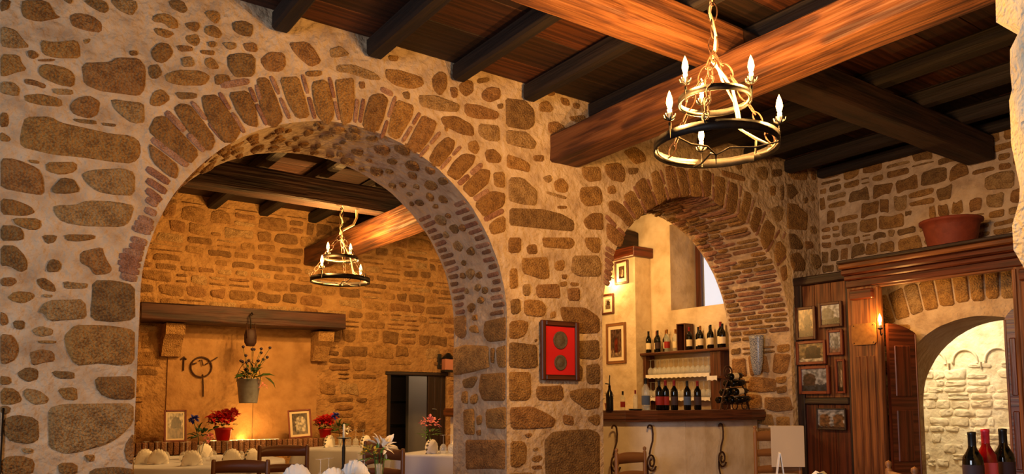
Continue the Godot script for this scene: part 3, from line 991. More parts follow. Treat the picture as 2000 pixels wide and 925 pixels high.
func door_leaf(called: String, label: String, a: Vector3, b: Vector3, h: float):
	var d := setting(called, label)
	var ab := b - a
	var w := ab.length()
	var xf := Transform3D(Basis(ab.normalized(), Vector3.UP, ab.normalized().cross(Vector3.UP)), a)
	var pts := PackedVector2Array([Vector2(0, 0.02), Vector2(w, 0.02)])
	for k in 9:
		var f := 1.0 - k / 8.0
		pts.append(Vector2(w * f, h - 0.09 * f * f))
	var lying := Basis(Vector3(1, 0, 0), Vector3(0, 0, 1), Vector3(0, 1, 0))
	part("leaf", slab(pts, -0.02, 0.02), "portal_red", d, xf * Transform3D(lying, Vector3.ZERO))
	part("edge_strip", box(Vector3(0.02, h - 0.12, 0.05), 0.004), "portal", d, xf * at(Vector3(w, h * 0.5 - 0.04, 0)))
	for k in 3:
		part("raised_panel", box(Vector3(w * 0.62, 0.5, 0.055), 0.012), "portal_red", d, xf * at(Vector3(w * 0.48, 0.36 + k * 0.62, 0)))

func candle(parent: Node3D, p: Vector3, sleeve: float, energy: float):
	# an electric candle: sleeve and flame-shaped bulb, with its light
	var c := part("candle", lathed([Vector2(0.0, -0.015), Vector2(0.0115, -0.015), Vector2(0.0115, sleeve), Vector2(0, sleeve)], 10), "candle_white", parent, at(p))
	part("bulb", lathed([Vector2(0.006, sleeve), Vector2(0.012, sleeve + 0.012), Vector2(0.0175, sleeve + 0.035), Vector2(0.014, sleeve + 0.06), Vector2(0.006, sleeve + 0.085), Vector2(0, sleeve + 0.098)], 12), "bulb", c)
	omni("bulb_light", p + Vector3(0, sleeve + 0.04, 0), Color(1, 0.73, 0.39), energy, 0.012, parent)

# ---------------------------------------------------------------- bottles and glasses
func bottle(label: String, pos: Vector3, glass_m: String, foil: String, lab: String, k := 1.0, group := "", lean := Basis.IDENTITY, raise := 0.0) -> Node3D:
	var t := thing("wine_bottle", label, "bottle", pos, 0, group)
	t.basis = lean.scaled(Vector3.ONE * k)
	for a in ["body", "foil", "label"]:
		if not mesh_cache.has(a):
			var pr: Array
			if a == "body": pr = [Vector2(0, 0.004), Vector2(0.03, 0), Vector2(0.037, 0.006), Vector2(0.0375, 0.18), Vector2(0.035, 0.2), Vector2(0.024, 0.218), Vector2(0.0155, 0.235), Vector2(0.014, 0.25), Vector2(0.014, 0.296), Vector2(0.0, 0.298)]
			elif a == "foil": pr = [Vector2(0.0146, 0.236), Vector2(0.0146, 0.286), Vector2(0.0155, 0.288), Vector2(0.0155, 0.298), Vector2(0.0, 0.3)]
			else: pr = [Vector2(0.0379, 0.05), Vector2(0.0381, 0.052), Vector2(0.0381, 0.133), Vector2(0.0379, 0.135)]
			mesh_cache[a] = lathed(pr, 18)
	part("body", mesh_cache["body"], glass_m, t)
	part("foil_capsule", mesh_cache["foil"], foil, t)
	if lab != "": part("label", mesh_cache["label"], lab, t, at(Vector3(0, raise, 0)))
	return t

func wine_glass(label: String, pos: Vector3, upside: bool, group: String, k := 1.0) -> Node3D:
	var t := thing("wine_glass", label, "glass", pos, 0, group)
	if not mesh_cache.has("glass_bowl"):
		mesh_cache["glass_bowl"] = lathed([Vector2(0.004, 0.085), Vector2(0.022, 0.095), Vector2(0.034, 0.12), Vector2(0.035, 0.145), Vector2(0.029, 0.18), Vector2(0.028, 0.18), Vector2(0.0335, 0.145), Vector2(0.033, 0.121), Vector2(0.02, 0.097), Vector2(0, 0.09)], 14)
		mesh_cache["glass_stem"] = lathed([Vector2(0.0055, 0.002), Vector2(0.0035, 0.012), Vector2(0.0033, 0.08), Vector2(0.005, 0.088)], 8)
		mesh_cache["glass_foot"] = lathed([Vector2(0, 0), Vector2(0.032, 0), Vector2(0.032, 0.002), Vector2(0.006, 0.005), Vector2(0, 0.005)], 14)
	for q in ["bowl", "stem", "foot"]:
		part(q, mesh_cache["glass_" + q], "clear_glass", t)
	t.scale = Vector3.ONE * k
	if upside:
		t.rotation.x = PI
		t.position.y += 0.18 * k
	return t

# ---------------------------------------------------------------- the bar
func build_bar():
	var outer := [Vector2(7.12, -0.34), Vector2(6.8, -0.27), Vector2(6.45, -0.23), Vector2(6.1, -0.21), Vector2(5.75, -0.22), Vector2(5.4, -0.28), Vector2(5.1, -0.4), Vector2(4.9, -0.62), Vector2(4.82, -0.95), Vector2(4.82, -1.4), Vector2(4.88, -2.0), Vector2(4.96, -2.8), Vector2(5.02, -3.7)]
	var t := thing("bar_counter", "curved white plaster bar with thick wooden top and iron scrolls under the smaller arch", "bar", Vector3.ZERO)
	part("worktop", slab(band(outer, 0.0, 0.44), 1.115, 1.222), "shelf_wood", t)
	part("worktop_nosing", slab(band(outer, -0.012, 0.03), 1.14, 1.2), "shelf_wood", t)
	var cut := 5
	var o1 := outer.slice(0, cut)
	o1[cut - 1] = outer[4].lerp(outer[3], 0.2)
	var o2 := outer.slice(4)
	o2[0] = outer[4].lerp(outer[3], 0.155)
	part("plaster_panel", slab(band(o1, 0.09, 0.2), 0.0, 1.115), "counter_plaster", t)
	part("plaster_panel", slab(band(o2, 0.09, 0.2), 0.0, 1.115), "counter_plaster", t)
	for q in [[5.03, -0.46], [5.38, -0.335], [6.35, -0.29]]:
		scroll(t, Vector3(q[0], 0, q[1]))
	# shelf unit against the bar wall
	var s := thing("bottle_shelf", "brown wooden wall shelf behind the bar carrying bottles and rows of glasses", "shelf", Vector3(7.45, 0, 0))
	part("top_board", box(Vector3(0.22, 0.035, 1.72), 0.008), "shelf_wood", s, at(Vector3(0.08, 1.945, -1.71)))
	part("upright", box(Vector3(0.18, 1.93, 0.05), 0.005), "shelf_wood", s, at(Vector3(0.1, 0.965, -2.52)))
	part("upright", box(Vector3(0.18, 1.93, 0.16), 0.005), "shelf_wood", s, at(Vector3(0.1, 0.965, -1.3)))
	for y in [1.645, 1.345, 1.0]:
		part("shelf_board", box(Vector3(0.17, 0.03, 1.12), 0.005), "shelf_wood", s, at(Vector3(0.11, y, -1.935)))
	part("small_shelf", box(Vector3(0.14, 0.025, 0.16), 0.004), "shelf_wood", s, at(Vector3(-0.06, 1.6, -1.22)))
	for a in [[1.648, 0.055, -1.935, 1.1, 0.014], [1.345, 0.05, -1.935, 1.1, 0.014]]:
		var l := thing("shelf_cloth", "white cloth edging hanging from the %s glass shelf" % ("upper" if a[0] > 1.5 else "lower"), "cloth", Vector3(7.462, a[0], a[2]))
		part("cloth", rippled(a[3], a[1], 0.01), "napkin", l)
	var lc := thing("lace_cloth", "small scalloped lace cloth on the short shelf beside the wine rack", "cloth", Vector3(7.312, 1.6, -1.22))
	part("cloth", rippled(0.16, 0.06, 0.012), "napkin", lc)
	var bx := thing("wooden_box", "open upright wooden box standing between the bottles on the top shelf", "box", Vector3(7.55, 1.963, -1.86))
	part("side", box(Vector3(0.17, 0.34, 0.014)), "shelf_wood", bx, at(Vector3(0, 0.17, -0.065)))
	part("side", box(Vector3(0.17, 0.34, 0.014)), "shelf_wood", bx, at(Vector3(0, 0.17, 0.065)))
	part("back", box(Vector3(0.014, 0.34, 0.116)), "dark_wood", bx, at(Vector3(0.078, 0.17, 0)))
	part("lid", box(Vector3(0.17, 0.012, 0.144)), "shelf_wood", bx, at(Vector3(0, 0.346, 0)))
	# bottles on the top shelf
	var labs := ["label_cream", "label_cream", "label_dark", "label_cream", "label_red", "label_cream"]
	var foils := ["foil_black", "foil_red", "foil_black", "foil_gold", "foil_black"]
	var words := ["first", "second", "third", "fourth", "fifth", "sixth", "seventh", "eighth"]
	var zs := [-2.47, -2.385, -2.3, -2.215, -2.13, -2.045]
	for i in zs.size():
		bottle("%s bottle, %s from the left of the top shelf's left group" % ["dark" if i < 4 else "clear", words[i]], Vector3(7.5 + (i % 2) * 0.07, 1.963, zs[i]), "green_glass" if i < 4 else "bottle_glass", foils[i % 5] if i < 4 else "foil_gold", labs[i], 1.0, "bottles on the top shelf")
	zs = [-1.735, -1.655, -1.55, -1.47, -1.385, -1.3, -1.2, -1.11]
	for i in zs.size():
		bottle("dark bottle, %s right of the wooden box on the top shelf" % words[i], Vector3(7.49 + (i % 2) * 0.085, 1.963, zs[i]), "black_glass", foils[(i + 1) % 5], labs[(i * 2 + 1) % 6], 1.0 + 0.12 * float(i == 5 or i == 7), "bottles on the top shelf")
	# glasses on the two shelves
	for r in 2:
		for i in 13:
			for k in 2:
				wine_glass("upturned clear glass, %s %s of the bar shelf's %s row" % [ORD[i], "at the back" if k == 1 else "at the front", "upper" if r == 0 else "lower"], Vector3(7.5 + k * 0.085, [1.66, 1.36][r], -2.44 + i * 0.083 + k * 0.02), true, "upturned glasses in the %s row" % ("upper" if r == 0 else "lower"), 1.15)
	# bottles on the counter
	var cb := [[5.575, "black_glass", "foil_black", "label_red", "dark bottle with red label on the counter, beside the clear bottle"],
		[5.665, "black_glass", "foil_red", "label_red", "dark bottle with red capsule and red label on the counter"],
		[5.79, "black_glass", "foil_red", "label_dark", "dark bottle in the middle of the counter's row of five"],
		[5.98, "black_glass", "foil_black", "label_blue", "dark bottle with bluish label on the counter"],
		[6.135, "black_glass", "foil_red", "label_dark", "rightmost dark bottle of the counter's row of five"]]
	for a in cb: bottle(a[4], Vector3(a[0], 1.222, -0.42), a[1], a[2], a[3], 1.0, "row of wine bottles on the bar")
	bottle("tall clear bottle with dark label on the bar counter", Vector3(5.41, 1.222, -0.44), "bottle_glass", "foil_black", "label_blue", 1.06)
	bottle("clear liqueur bottle behind the tall clear one on the bar", Vector3(5.49, 1.222, -0.5), "bottle_glass", "foil_gold", "label_cream", 0.85)
	bottle("small clear oil bottle on the bar near the green sprigs", Vector3(5.16, 1.222, -0.5), "bottle_glass", "foil_black", "label_red", 0.62)
	bottle("small clear bottle on a dark tray at the bar", Vector3(5.27, 1.238, -0.44), "bottle_glass", "foil_red", "", 0.6)
	var tr := thing("drip_tray", "small dark drip tray under a clear bottle on the bar", "tray", Vector3(5.27, 1.222, -0.44))
	part("tray", lathed([Vector2(0, 0.004), Vector2(0.06, 0.0), Vector2(0.07, 0.014), Vector2(0.066, 0.015), Vector2(0.056, 0.006), Vector2(0, 0.008)], 16), "dark_metal", tr)
	var dk := thing("dark_pourer", "tall black bottle with a pouring spout at the left end of the bar", "bottle", Vector3(4.99, 1.222, -0.5))
	part("body", lathed([Vector2(0, 0), Vector2(0.034, 0), Vector2(0.036, 0.01), Vector2(0.036, 0.15), Vector2(0.014, 0.2), Vector2(0.012, 0.24), Vector2(0, 0.24)], 14), "black_glass", dk)
	part("spout", tubed([Vector3(0, 0.23, 0), Vector3(0, 0.29, 0), Vector3(0.005, 0.335, 0)], 0.008, 6, 0.005), "dark_metal", dk)
	part("tap", tubed([Vector3(0, 0.25, 0), Vector3(-0.06, 0.255, 0.01)], 0.006, 6), "dark_metal", dk)
	for a in [[4.97, -0.7, "left of"], [5.12, -0.66, "right of"]]:
		var pl := thing("herb_pot", "small pot of green sprigs %s the black pouring bottle" % a[2], "plant", Vector3(a[0], 1.222, a[1]))
		part("pot", lathed([Vector2(0, 0), Vector2(0.03, 0), Vector2(0.042, 0.07), Vector2(0.036, 0.07), Vector2(0, 0.06)], 12), "terracotta", pl)
		foliage(pl, "sprigs", Vector3(0, 0.12, 0), 0.05, 26, 0.04, 0.02, "leaf", 31)
	# wine rack with bottles lying in it
	var rk := thing("wine_rack", "wrought iron wine rack with a round scroll top on the bar", "rack", Vector3(6.72, 1.222, -0.42))
	part("frame", tubed([Vector3(-0.24, 0, 0), Vector3(-0.2, 0.12, 0), Vector3(-0.13, 0.27, 0), Vector3(-0.06, 0.36, 0), Vector3(0, 0.37, 0), Vector3(0.06, 0.36, 0), Vector3(0.13, 0.27, 0), Vector3(0.2, 0.12, 0), Vector3(0.24, 0, 0)], 0.008, 6), "rust_iron", rk)
	part("scroll_top", tubed(arc(Vector3(-0.1, 0.4, 0), 0.065, -PI / 2, PI * 1.5, 20), 0.008, 6), "rust_iron", rk)
	part("scroll_top", tubed(arc(Vector3(-0.1, 0.4, 0), 0.035, 0, PI * 1.4, 12), 0.006, 6), "rust_iron", rk)
	for k in 4:
		part("rung", tubed([Vector3(-0.22 + k * 0.035, 0.06 + k * 0.085, 0.0), Vector3(0.22 - k * 0.035, 0.06 + k * 0.085, 0.0)], 0.006, 6), "rust_iron", rk)
	for k in 3:
		part("ring_foot", tubed(arc(Vector3(-0.16 + k * 0.16, 0.045, 0.0), 0.045, 0, TAU, 14), 0.006, 6), "rust_iron", rk)
	var lie := Basis(Vector3(0, 0, 1), -PI * 0.5 + 0.08) 
	var rows := [[0.155, 4], [0.24, 3], [0.33, 2], [0.405, 1]]
	var place := ["lowest", "second", "third", "top"]
	for r in rows.size():
		for k in rows[r][1]:
			var zz: float = -0.42 + (k - (rows[r][1] - 1) * 0.5) * 0.085
			var dir: Basis = lie
			bottle("dark bottle lying in the wine rack, %s row, %s from the back" % [place[r], ORD[k]], Vector3(6.59 + r * 0.015, 1.222 + rows[r][0] - 0.055, zz), "black_glass", ["foil_black", "foil_red", "foil_black", "foil_gold"][(r + k) % 4], "label_cream" if k % 2 == 0 else "", 0.95, "bottles lying in the wine rack", dir)
	# ceramic wall vase on the arch's right jamb
	var cv := thing("wall_vase", "blue and white ceramic wall vase hanging on the bar arch's brick jamb", "vase", Vector3(7.075, 1.6, -0.39))
	part("body", lathed([Vector2(0, 0), Vector2(0.035, 0), Vector2(0.055, 0.05), Vector2(0.075, 0.16), Vector2(0.08, 0.3), Vector2(0.088, 0.4), Vector2(0.094, 0.43), Vector2(0.088, 0.435), Vector2(0.08, 0.4), Vector2(0, 0.38)], 20), "ceramic", cv, Transform3D(Basis.from_scale(Vector3(0.65, 1, 1)), Vector3.ZERO))
	# pictures on the pier, wooden cap, wall bulb
	var cap := setting("trim_2", "reddish brown wooden cap on the plaster pier behind the bar")
	cap.position = Vector3(7.46, 3.29, -3.25)
	part("board", box(Vector3(0.38, 0.14, 1.5), 0.01), "portal_red", cap, at(Vector3(0, 0.07, 0)))
	picture("framed_print", "small brown framed print at the top of the plaster pier", facing_left(7.348, 3.105, -2.81), 0.27, 0.33, 0.03, "frame_wood", 0.05, 5, "prints on the plaster pier")
	picture("framed_print", "brown framed print just below the wall bulb on the pier", facing_left(7.348, 2.69, -3.1), 0.25, 0.29, 0.028, "frame_wood", 0.045, 7, "prints on the plaster pier")
	picture("framed_print", "largest framed print of a figure in costume on the plaster pier", facing_left(7.348, 2.12, -2.94), 0.4, 0.57, 0.04, "pale_wood", 0.05, 8, "prints on the plaster pier")
	var wb := thing("wall_bulb", "bare round glowing bulb on the plaster pier between two prints", "lamp", Vector3(7.26, 2.96, -2.98))
	part("arm", tubed([Vector3(0.09, 0.08, 0), Vector3(0.04, 0.09, 0), Vector3(0, 0.07, 0)], 0.007, 6), "iron", wb)
	part("socket", lathed([Vector2(0, 0.07), Vector2(0.014, 0.07), Vector2(0.016, 0.035), Vector2(0, 0.035)], 12), "iron", wb)
	part("bulb", lathed([Vector2(0.012, 0.036), Vector2(0.03, 0.012), Vector2(0.034, -0.01), Vector2(0.024, -0.032), Vector2(0, -0.042)], 14), "bulb", wb)
	omni("wall_bulb_light", Vector3(7.24, 2.95, -2.96), Color(1, 0.76, 0.44), 0.35, 0.03)
	# a second fitting over the bar, out of the view, behind the pier of the arches
	var cl := thing("bar_ceiling_lamp", "opal globe lamp hanging over the bar behind the stone pier", "lamp", Vector3(6.1, 3.3, -1.9))
	part("rod", tubed([Vector3(0, 0.1, 0), Vector3(0, 0.6, 0)], 0.008, 6), "iron", cl)
	part("globe", lathed([Vector2(0.02, 0.1), Vector2(0.07, 0.07), Vector2(0.09, 0), Vector2(0.07, -0.06), Vector2(0, -0.09)], 16), "bulb", cl)
	omni("bar_ceiling_lamp_light", Vector3(6.1, 3.3, -1.9), Color(1, 0.76, 0.46), 3.2, 0.09)
	# chairs before the bar
	chair("pale_chair", "pale wooden chair in the bar arch beside the pier", Vector3(4.75, 0, 0.03), 0.15, 0.9, "pale_wood", true)
	chair("pale_chair", "tall pale ladder-back chair before the bar with a white cloth over it", Vector3(6.02, 0, 0.61), -0.6, 1.08, "pale_wood", true)
	var cc := thing("draped_cloth", "white cloth hanging over the back of the tall pale chair", "cloth", Vector3(6.05, 0.72, 0.66), -0.6)
	part("cloth", box(Vector3(0.3, 0.36, 0.012), 0.004), "chair_cloth", cc, at(Vector3(0.02, 0.18, 0.035)))
	part("cloth_fold", box(Vector3(0.3, 0.012, 0.07), 0.004), "chair_cloth", cc, at(Vector3(0.02, 0.362, 0.005)))

func band(path: Array, a: float, b: float) -> PackedVector2Array:
	# plan outline between two offsets of a path (to the left of its direction)
	var l := PackedVector2Array()
	var r := PackedVector2Array()
	for i in path.size():
		var d: Vector2 = (path[mini(i + 1, path.size() - 1)] - path[maxi(i - 1, 0)]).normalized()
		var n := Vector2(-d.y, d.x)
		l.append(path[i] + n * a)
		r.append(path[i] + n * b)
	r.reverse()
	l.append_array(r)
	return l

func rippled(w: float, h: float, amp: float) -> ArrayMesh:
	# a short cloth valance along z, hanging down, with soft folds and a scalloped hem
	var s := S(true)
	var n := int(w / 0.01)
	for i in n:
		for k in 4:
			var p := []
			for q in [[i, k], [i + 1, k], [i + 1, k + 1], [i, k + 1]]:
				var z: float = -w * 0.5 + w * q[0] / n
				var f: float = q[1] / 4.0
				p.append(Vector3(-0.012 + sin(z * 60.0) * amp * 0.35 * f, -h * f + absf(sin(z * 40.0)) * 0.012 * f + 0.018, z))
			quad(s, p[0], p[1], p[2], p[3])
	return done(s)

func scroll(parent: Node3D, p: Vector3):
	# wrought-iron scroll under the bar top: small curl, long shank, double spiral, tail
	var pts := []
	for i in 9: pts.append(Vector3(-0.03, 1.05, 0) + Vector3(cos(PI - i * 0.42), sin(PI - i * 0.42), 0) * (0.022 + i * 0.0022))
	pts.append_array([Vector3(0.015, 1.0, 0), Vector3(0.01, 0.93, 0), Vector3(-0.02, 0.86, 0), Vector3(-0.035, 0.8, 0)])
	part("iron_scroll", tubed(pts, 0.009, 6), "rust_iron", parent, at(p))
	var sp := []
	for i in 26:
		var a := PI * 0.5 + i * 0.42
		sp.append(Vector3(-0.01, 0.73, 0) + Vector3(cos(a), sin(a) * 1.35, 0) * (0.014 + i * 0.0022))
	part("iron_spiral", tubed(sp, 0.009, 6), "rust_iron", parent, at(p))
	part("iron_scroll", tubed([Vector3(-0.065, 0.7, 0), Vector3(-0.06, 0.62, 0), Vector3(-0.02, 0.5, 0), Vector3(0.01, 0.38, 0), Vector3(0.0, 0.25, 0), Vector3(-0.03, 0.15, 0)], 0.009, 6), "rust_iron", parent, at(p))

func foliage(parent: Node3D, called: String, c: Vector3, r: float, n: int, l: float, w: float, m: String, sd: int, flat := 0.8):
	# many small leaves or petals round a centre, joined as one mesh
	var g := RandomNumberGenerator.new()
	g.seed = sd
	var s := S(false)
	for i in n:
		var d := Vector3(g.randf_range(-1, 1), g.randf_range(-0.5, 1) * flat, g.randf_range(-1, 1)).normalized()
		var p := c + d * r * g.randf_range(0.25, 1.0)
		leaf(s, p, (d + Vector3(g.randf_range(-0.5, 0.5), g.randf_range(-0.2, 0.6), g.randf_range(-0.5, 0.5))).normalized(), l * g.randf_range(0.7, 1.2), w * g.randf_range(0.7, 1.2))
	var o := part(called, done(s), m, parent)
	o.set_meta("kind", "stuff")

func leaf(s: SurfaceTool, p: Vector3, d: Vector3, l: float, w: float):
	var side := d.cross(Vector3(0.2, 1, 0.3)).normalized() * w * 0.5
	var up := side.cross(d).normalized() * w * 0.22
	var tip := p + d * l - up * 1.2
	var m1 := p + d * l * 0.35
	var m2 := p + d * l * 0.7
	for sg in [-1.0, 1.0]:
		tri(s, p, m1 + side * sg + up, m1)
		quad(s, m1, m1 + side * sg + up, m2 + side * sg * 0.8 + up * 0.6, m2)
		tri(s, m2, m2 + side * sg * 0.8 + up * 0.6, tip)

func chair(called: String, label: String, pos: Vector3, turn: float, h: float, m: String, finial := false):
	# ladder-back chair; its back stands at the origin, the seat lies towards +z
	var t := thing(called, label, "chair", pos, turn, "ladder-back chairs")
	var w := 0.4
	for sx in [-1.0, 1.0]:
		var pr := [Vector2(0, 0), Vector2(0.017, 0), Vector2(0.019, 0.4), Vector2(0.018, h - 0.05), Vector2(0.015, h - 0.035)]
		if finial: pr.append_array([Vector2(0.009, h - 0.03), Vector2(0.017, h - 0.015), Vector2(0.015, h), Vector2(0, h + 0.01)])
		else: pr.append(Vector2(0, h - 0.03))
		part("back_post", lathed(pr, 10), m, t, at(Vector3(sx * w * 0.5, 0, 0)))
		part("leg", lathed([Vector2(0, 0), Vector2(0.016, 0), Vector2(0.019, 0.4), Vector2(0.018, 0.46), Vector2(0, 0.465)], 10), m, t, at(Vector3(sx * 0.2, 0, 0.38)))
		for y in [0.18, 0.3]:
			part("rung", tubed([Vector3(sx * 0.2, y, 0), Vector3(sx * 0.2, y, 0.38)], 0.009, 6), m, t)
	for k in 3:
		var y := h - 0.09 - k * 0.15
		var s := S(true)
		var hh := 0.042 if k == 0 else 0.03
		for i in 6:
			var x0 := -0.19 + 0.38 * i / 6.0
			var x1 := -0.19 + 0.38 * (i + 1) / 6.0
			var z0 := -0.03 * (1.0 - pow(x0 / 0.19, 2))
			var z1 := -0.03 * (1.0 - pow(x1 / 0.19, 2))
			var c0 := hh + 0.012 * (1.0 - pow(x0 / 0.19, 2))
			var c1 := hh + 0.012 * (1.0 - pow(x1 / 0.19, 2))
			for q in [[-0.008, 0.008]]:
				quad(s, Vector3(x0, y - hh, z0 + 0.008), Vector3(x0, y + c0, z0 + 0.008), Vector3(x1, y + c1, z1 + 0.008), Vector3(x1, y - hh, z1 + 0.008))
				quad(s, Vector3(x0, y - hh, z0 - 0.008), Vector3(x1, y - hh, z1 - 0.008), Vector3(x1, y + c1, z1 - 0.008), Vector3(x0, y + c0, z0 - 0.008))
				quad(s, Vector3(x0, y + c0, z0 + 0.008), Vector3(x0, y + c0, z0 - 0.008), Vector3(x1, y + c1, z1 - 0.008), Vector3(x1, y + c1, z1 + 0.008))
				quad(s, Vector3(x0, y - hh, z0 + 0.008), Vector3(x1, y - hh, z1 + 0.008), Vector3(x1, y - hh, z1 - 0.008), Vector3(x0, y - hh, z0 - 0.008))
		part("slat", done(s), m, t)
	part("seat", box(Vector3(0.42, 0.035, 0.4), 0.014), "straw", t, at(Vector3(0, 0.455, 0.19)))
	part("rung", tubed([Vector3(-0.2, 0.25, 0.38), Vector3(0.2, 0.25, 0.38)], 0.009, 6), m, t)
	part("rung", tubed([Vector3(-0.2, 0.25, 0), Vector3(0.2, 0.25, 0)], 0.009, 6), m, t)
	return t

# ---------------------------------------------------------------- hearth wall
func build_hearth():
	var m := thing("mantel_beam", "long dark wooden mantel beam over the plastered hearth", "beam", Vector3(0, 2.25, -4.95))
	part("timber", beam_mesh(Vector3(1.56, 0.115, 0), Vector3(4.08, 0.135, 0), 0.42, 0.21, 9), "mantel", m)
	for a in [[1.97, "left"], [3.87, "right"]]:
		var c := thing("stone_corbel", "carved stone corbel carrying the %s end of the mantel beam" % a[1], "corbel", Vector3(a[0], 1.86, ZF))
		var poly := PackedVector2Array([Vector2(0, 0), Vector2(0.1, 0), Vector2(0.13, 0.1), Vector2(0.2, 0.2), Vector2(0.3, 0.26), Vector2(0.32, 0.39), Vector2(0, 0.39)])
		part("block", slab(poly, -0.11, 0.11), "fstone2", c, Transform3D(Basis(Vector3(0, 0, 1), Vector3(1, 0, 0), Vector3(0, 1, 0)), Vector3.ZERO))
	# raised hearth with a row of upright bricks along its edge
	var h := thing("hearth_ledge", "raised hearth ledge edged with upright bricks", "hearth", Vector3(0, 0, 0))
	part("core", box(Vector3(2.6, 0.68, 0.5), 0.004), "far_mortar", h, at(Vector3(2.55, 0.34, -4.87)))
	part("top_slab", box(Vector3(2.6, 0.12, 0.42), 0.004), "hearth_plaster", h, at(Vector3(2.55, 0.74, -4.91)))
	for k in 38:
		part("brick", box(Vector3(0.058, 0.15, 0.1), 0.008), "brick%d" % (rng.randi() % 3), h, at(Vector3(1.3 + k * 0.067, 0.765, -4.65)))
	var ul := thing("hearth_uplight", "small lamp lying behind the hearth's brick edge, glowing up the plaster", "lamp", Vector3(2.87, 0.8, -5.0))
	part("housing", box(Vector3(0.9, 0.02, 0.06), 0.004), "dark_metal", ul, at(Vector3(0, 0.01, 0)))
	part("lens", box(Vector3(0.86, 0.008, 0.04), 0.002), "bulb", ul, at(Vector3(0, 0.022, 0)))
	area_light("hearth_uplight_light", Vector3(2.87, 0.835, -5.0), Vector3(0, 1, -0.25), Vector2(0.86, 0.04), Color(1, 0.74, 0.38), 0.8)
	# iron tools on the plaster
	var tv := thing("iron_trivet", "round iron trivet with a long handle hanging on the hearth plaster", "trivet", Vector3(2.34, 1.74, ZF + 0.04))
	part("ring", tubed(arc(Vector3.ZERO, 0.125, 0, TAU, 28), 0.011, 6), "rust_iron", tv)
	part("handle", tubed([Vector3(0.02, -0.09, 0), Vector3(0.03, -0.24, 0.005), Vector3(0.035, -0.37, 0)], 0.008, 6), "rust_iron", tv)
	part("prong", tubed([Vector3(0.04, 0.03, 0.005), Vector3(0.1, 0.07, 0.01), Vector3(0.19, 0.13, 0.01)], 0.008, 6), "rust_iron", tv)
	part("prong", tubed([Vector3(-0.13, 0.03, 0.01), Vector3(-0.06, 0.05, 0.01)], 0.008, 6), "rust_iron", tv)
	part("prong", tubed([Vector3(-0.03, 0.08, 0), Vector3(0.0, 0.09, 0.01), Vector3(0.02, 0.02, 0.01)], 0.008, 6), "rust_iron", tv)
	var hk := thing("iron_hook", "short iron hook on the plaster left of the round trivet", "hook", Vector3(2.13, 1.78, ZF + 0.03))
	part("shank", tubed([Vector3(0, 0.06, 0), Vector3(0.0, -0.09, 0.005)], 0.009, 6), "rust_iron", hk)
	part("crosspiece", tubed([Vector3(-0.03, 0.05, 0), Vector3(0, 0.08, 0.01), Vector3(0.03, 0.05, 0)], 0.011, 6), "rust_iron", hk)
	# pulley block and planted bucket on the chain
	var pb := thing("pulley_block", "old wooden pulley block with iron hook hanging from the mantel beam", "pulley", Vector3(2.8, 1.99, -4.68))
	part("block", lathed([Vector2(0, 0), Vector2(0.05, 0.005), Vector2(0.075, 0.05), Vector2(0.078, 0.14), Vector2(0.06, 0.21), Vector2(0, 0.225)], 14), "mantel", pb, Transform3D(Basis.from_scale(Vector3(1, 1, 0.6)), Vector3.ZERO))
	for sx in [-1.0, 1.0]:
		part("iron_strap", tubed([Vector3(sx * 0.05, 0.1, 0.04), Vector3(sx * 0.055, 0.22, 0.02), Vector3(sx * 0.05, 0.29, 0)], 0.007, 6), "rust_iron", pb)
	part("hook", tubed([Vector3(0, 0.2, 0), Vector3(0.0, 0.3, 0), Vector3(-0.012, 0.38, -0.01), Vector3(0.015, 0.43, -0.02), Vector3(0.03, 0.4, -0.03)], 0.008, 6), "iron", pb)
	part("cord", tubed([Vector3(0.03, 0.0, 0), Vector3(0.05, -0.6, 0.02), Vector3(0.05, -1.14, 0.02)], 0.003, 5), "rust_iron", pb)
	var bk := thing("zinc_bucket", "grey zinc bucket planter with flowers hanging before the hearth", "bucket", Vector3(2.75, 1.29, -4.52))
	part("bucket", lathed([Vector2(0, 0.005), Vector2(0.105, 0), Vector2(0.108, 0.012), Vector2(0.14, 0.28), Vector2(0.147, 0.285), Vector2(0.147, 0.295), Vector2(0.134, 0.285), Vector2(0.1, 0.02), Vector2(0, 0.02)], 24), "zinc", bk)
	part("soil", lathed([Vector2(0.132, 0.26), Vector2(0, 0.265)], 18), "soil", bk)
	part("handle", tubed(arc(Vector3(0, 0.28, 0), 0.14, 0, PI, 18, Vector3.RIGHT, Vector3(0, 1.6, 0)), 0.004, 5), "rust_iron", bk)
	var g := RandomNumberGenerator.new()
	g.seed = 5
	var head := lathed([Vector2(0, -0.02), Vector2(0.018, -0.005), Vector2(0.02, 0.01), Vector2(0, 0.022)], 8)
	var stems := S(true)
	for i in 15:
		var tip := Vector3(g.randf_range(-0.13, 0.2), g.randf_range(0.4, 0.66), g.randf_range(-0.08, 0.1))
		if i < 3: tip = [Vector3(-0.08, 0.68, 0), Vector3(0.24, 0.68, 0.02), Vector3(0.2, 0.56, 0.05)][i]
		tube(stems, [Vector3(tip.x * 0.2, 0.27, 0), Vector3(tip.x * 0.6, 0.27 + (tip.y - 0.27) * 0.6, tip.z * 0.5), tip], 0.003, 4)
		part("flower_head", head, "purple_petal", bk, at(tip))
	part("stems", done(stems), "stem", bk).set_meta("kind", "stuff")
	foliage(bk, "foliage", Vector3(0, 0.33, 0.02), 0.15, 46, 0.08, 0.04, "leaf", 8, 0.6)
	foliage(bk, "yellow_blooms", Vector3(0.02, 0.31, 0.08), 0.1, 22, 0.035, 0.03, "yellow_petal", 9, 0.6)
	foliage(bk, "pink_blooms", Vector3(0.14, 0.2, 0.1), 0.05, 12, 0.03, 0.025, "pink_petal", 19, 0.8)
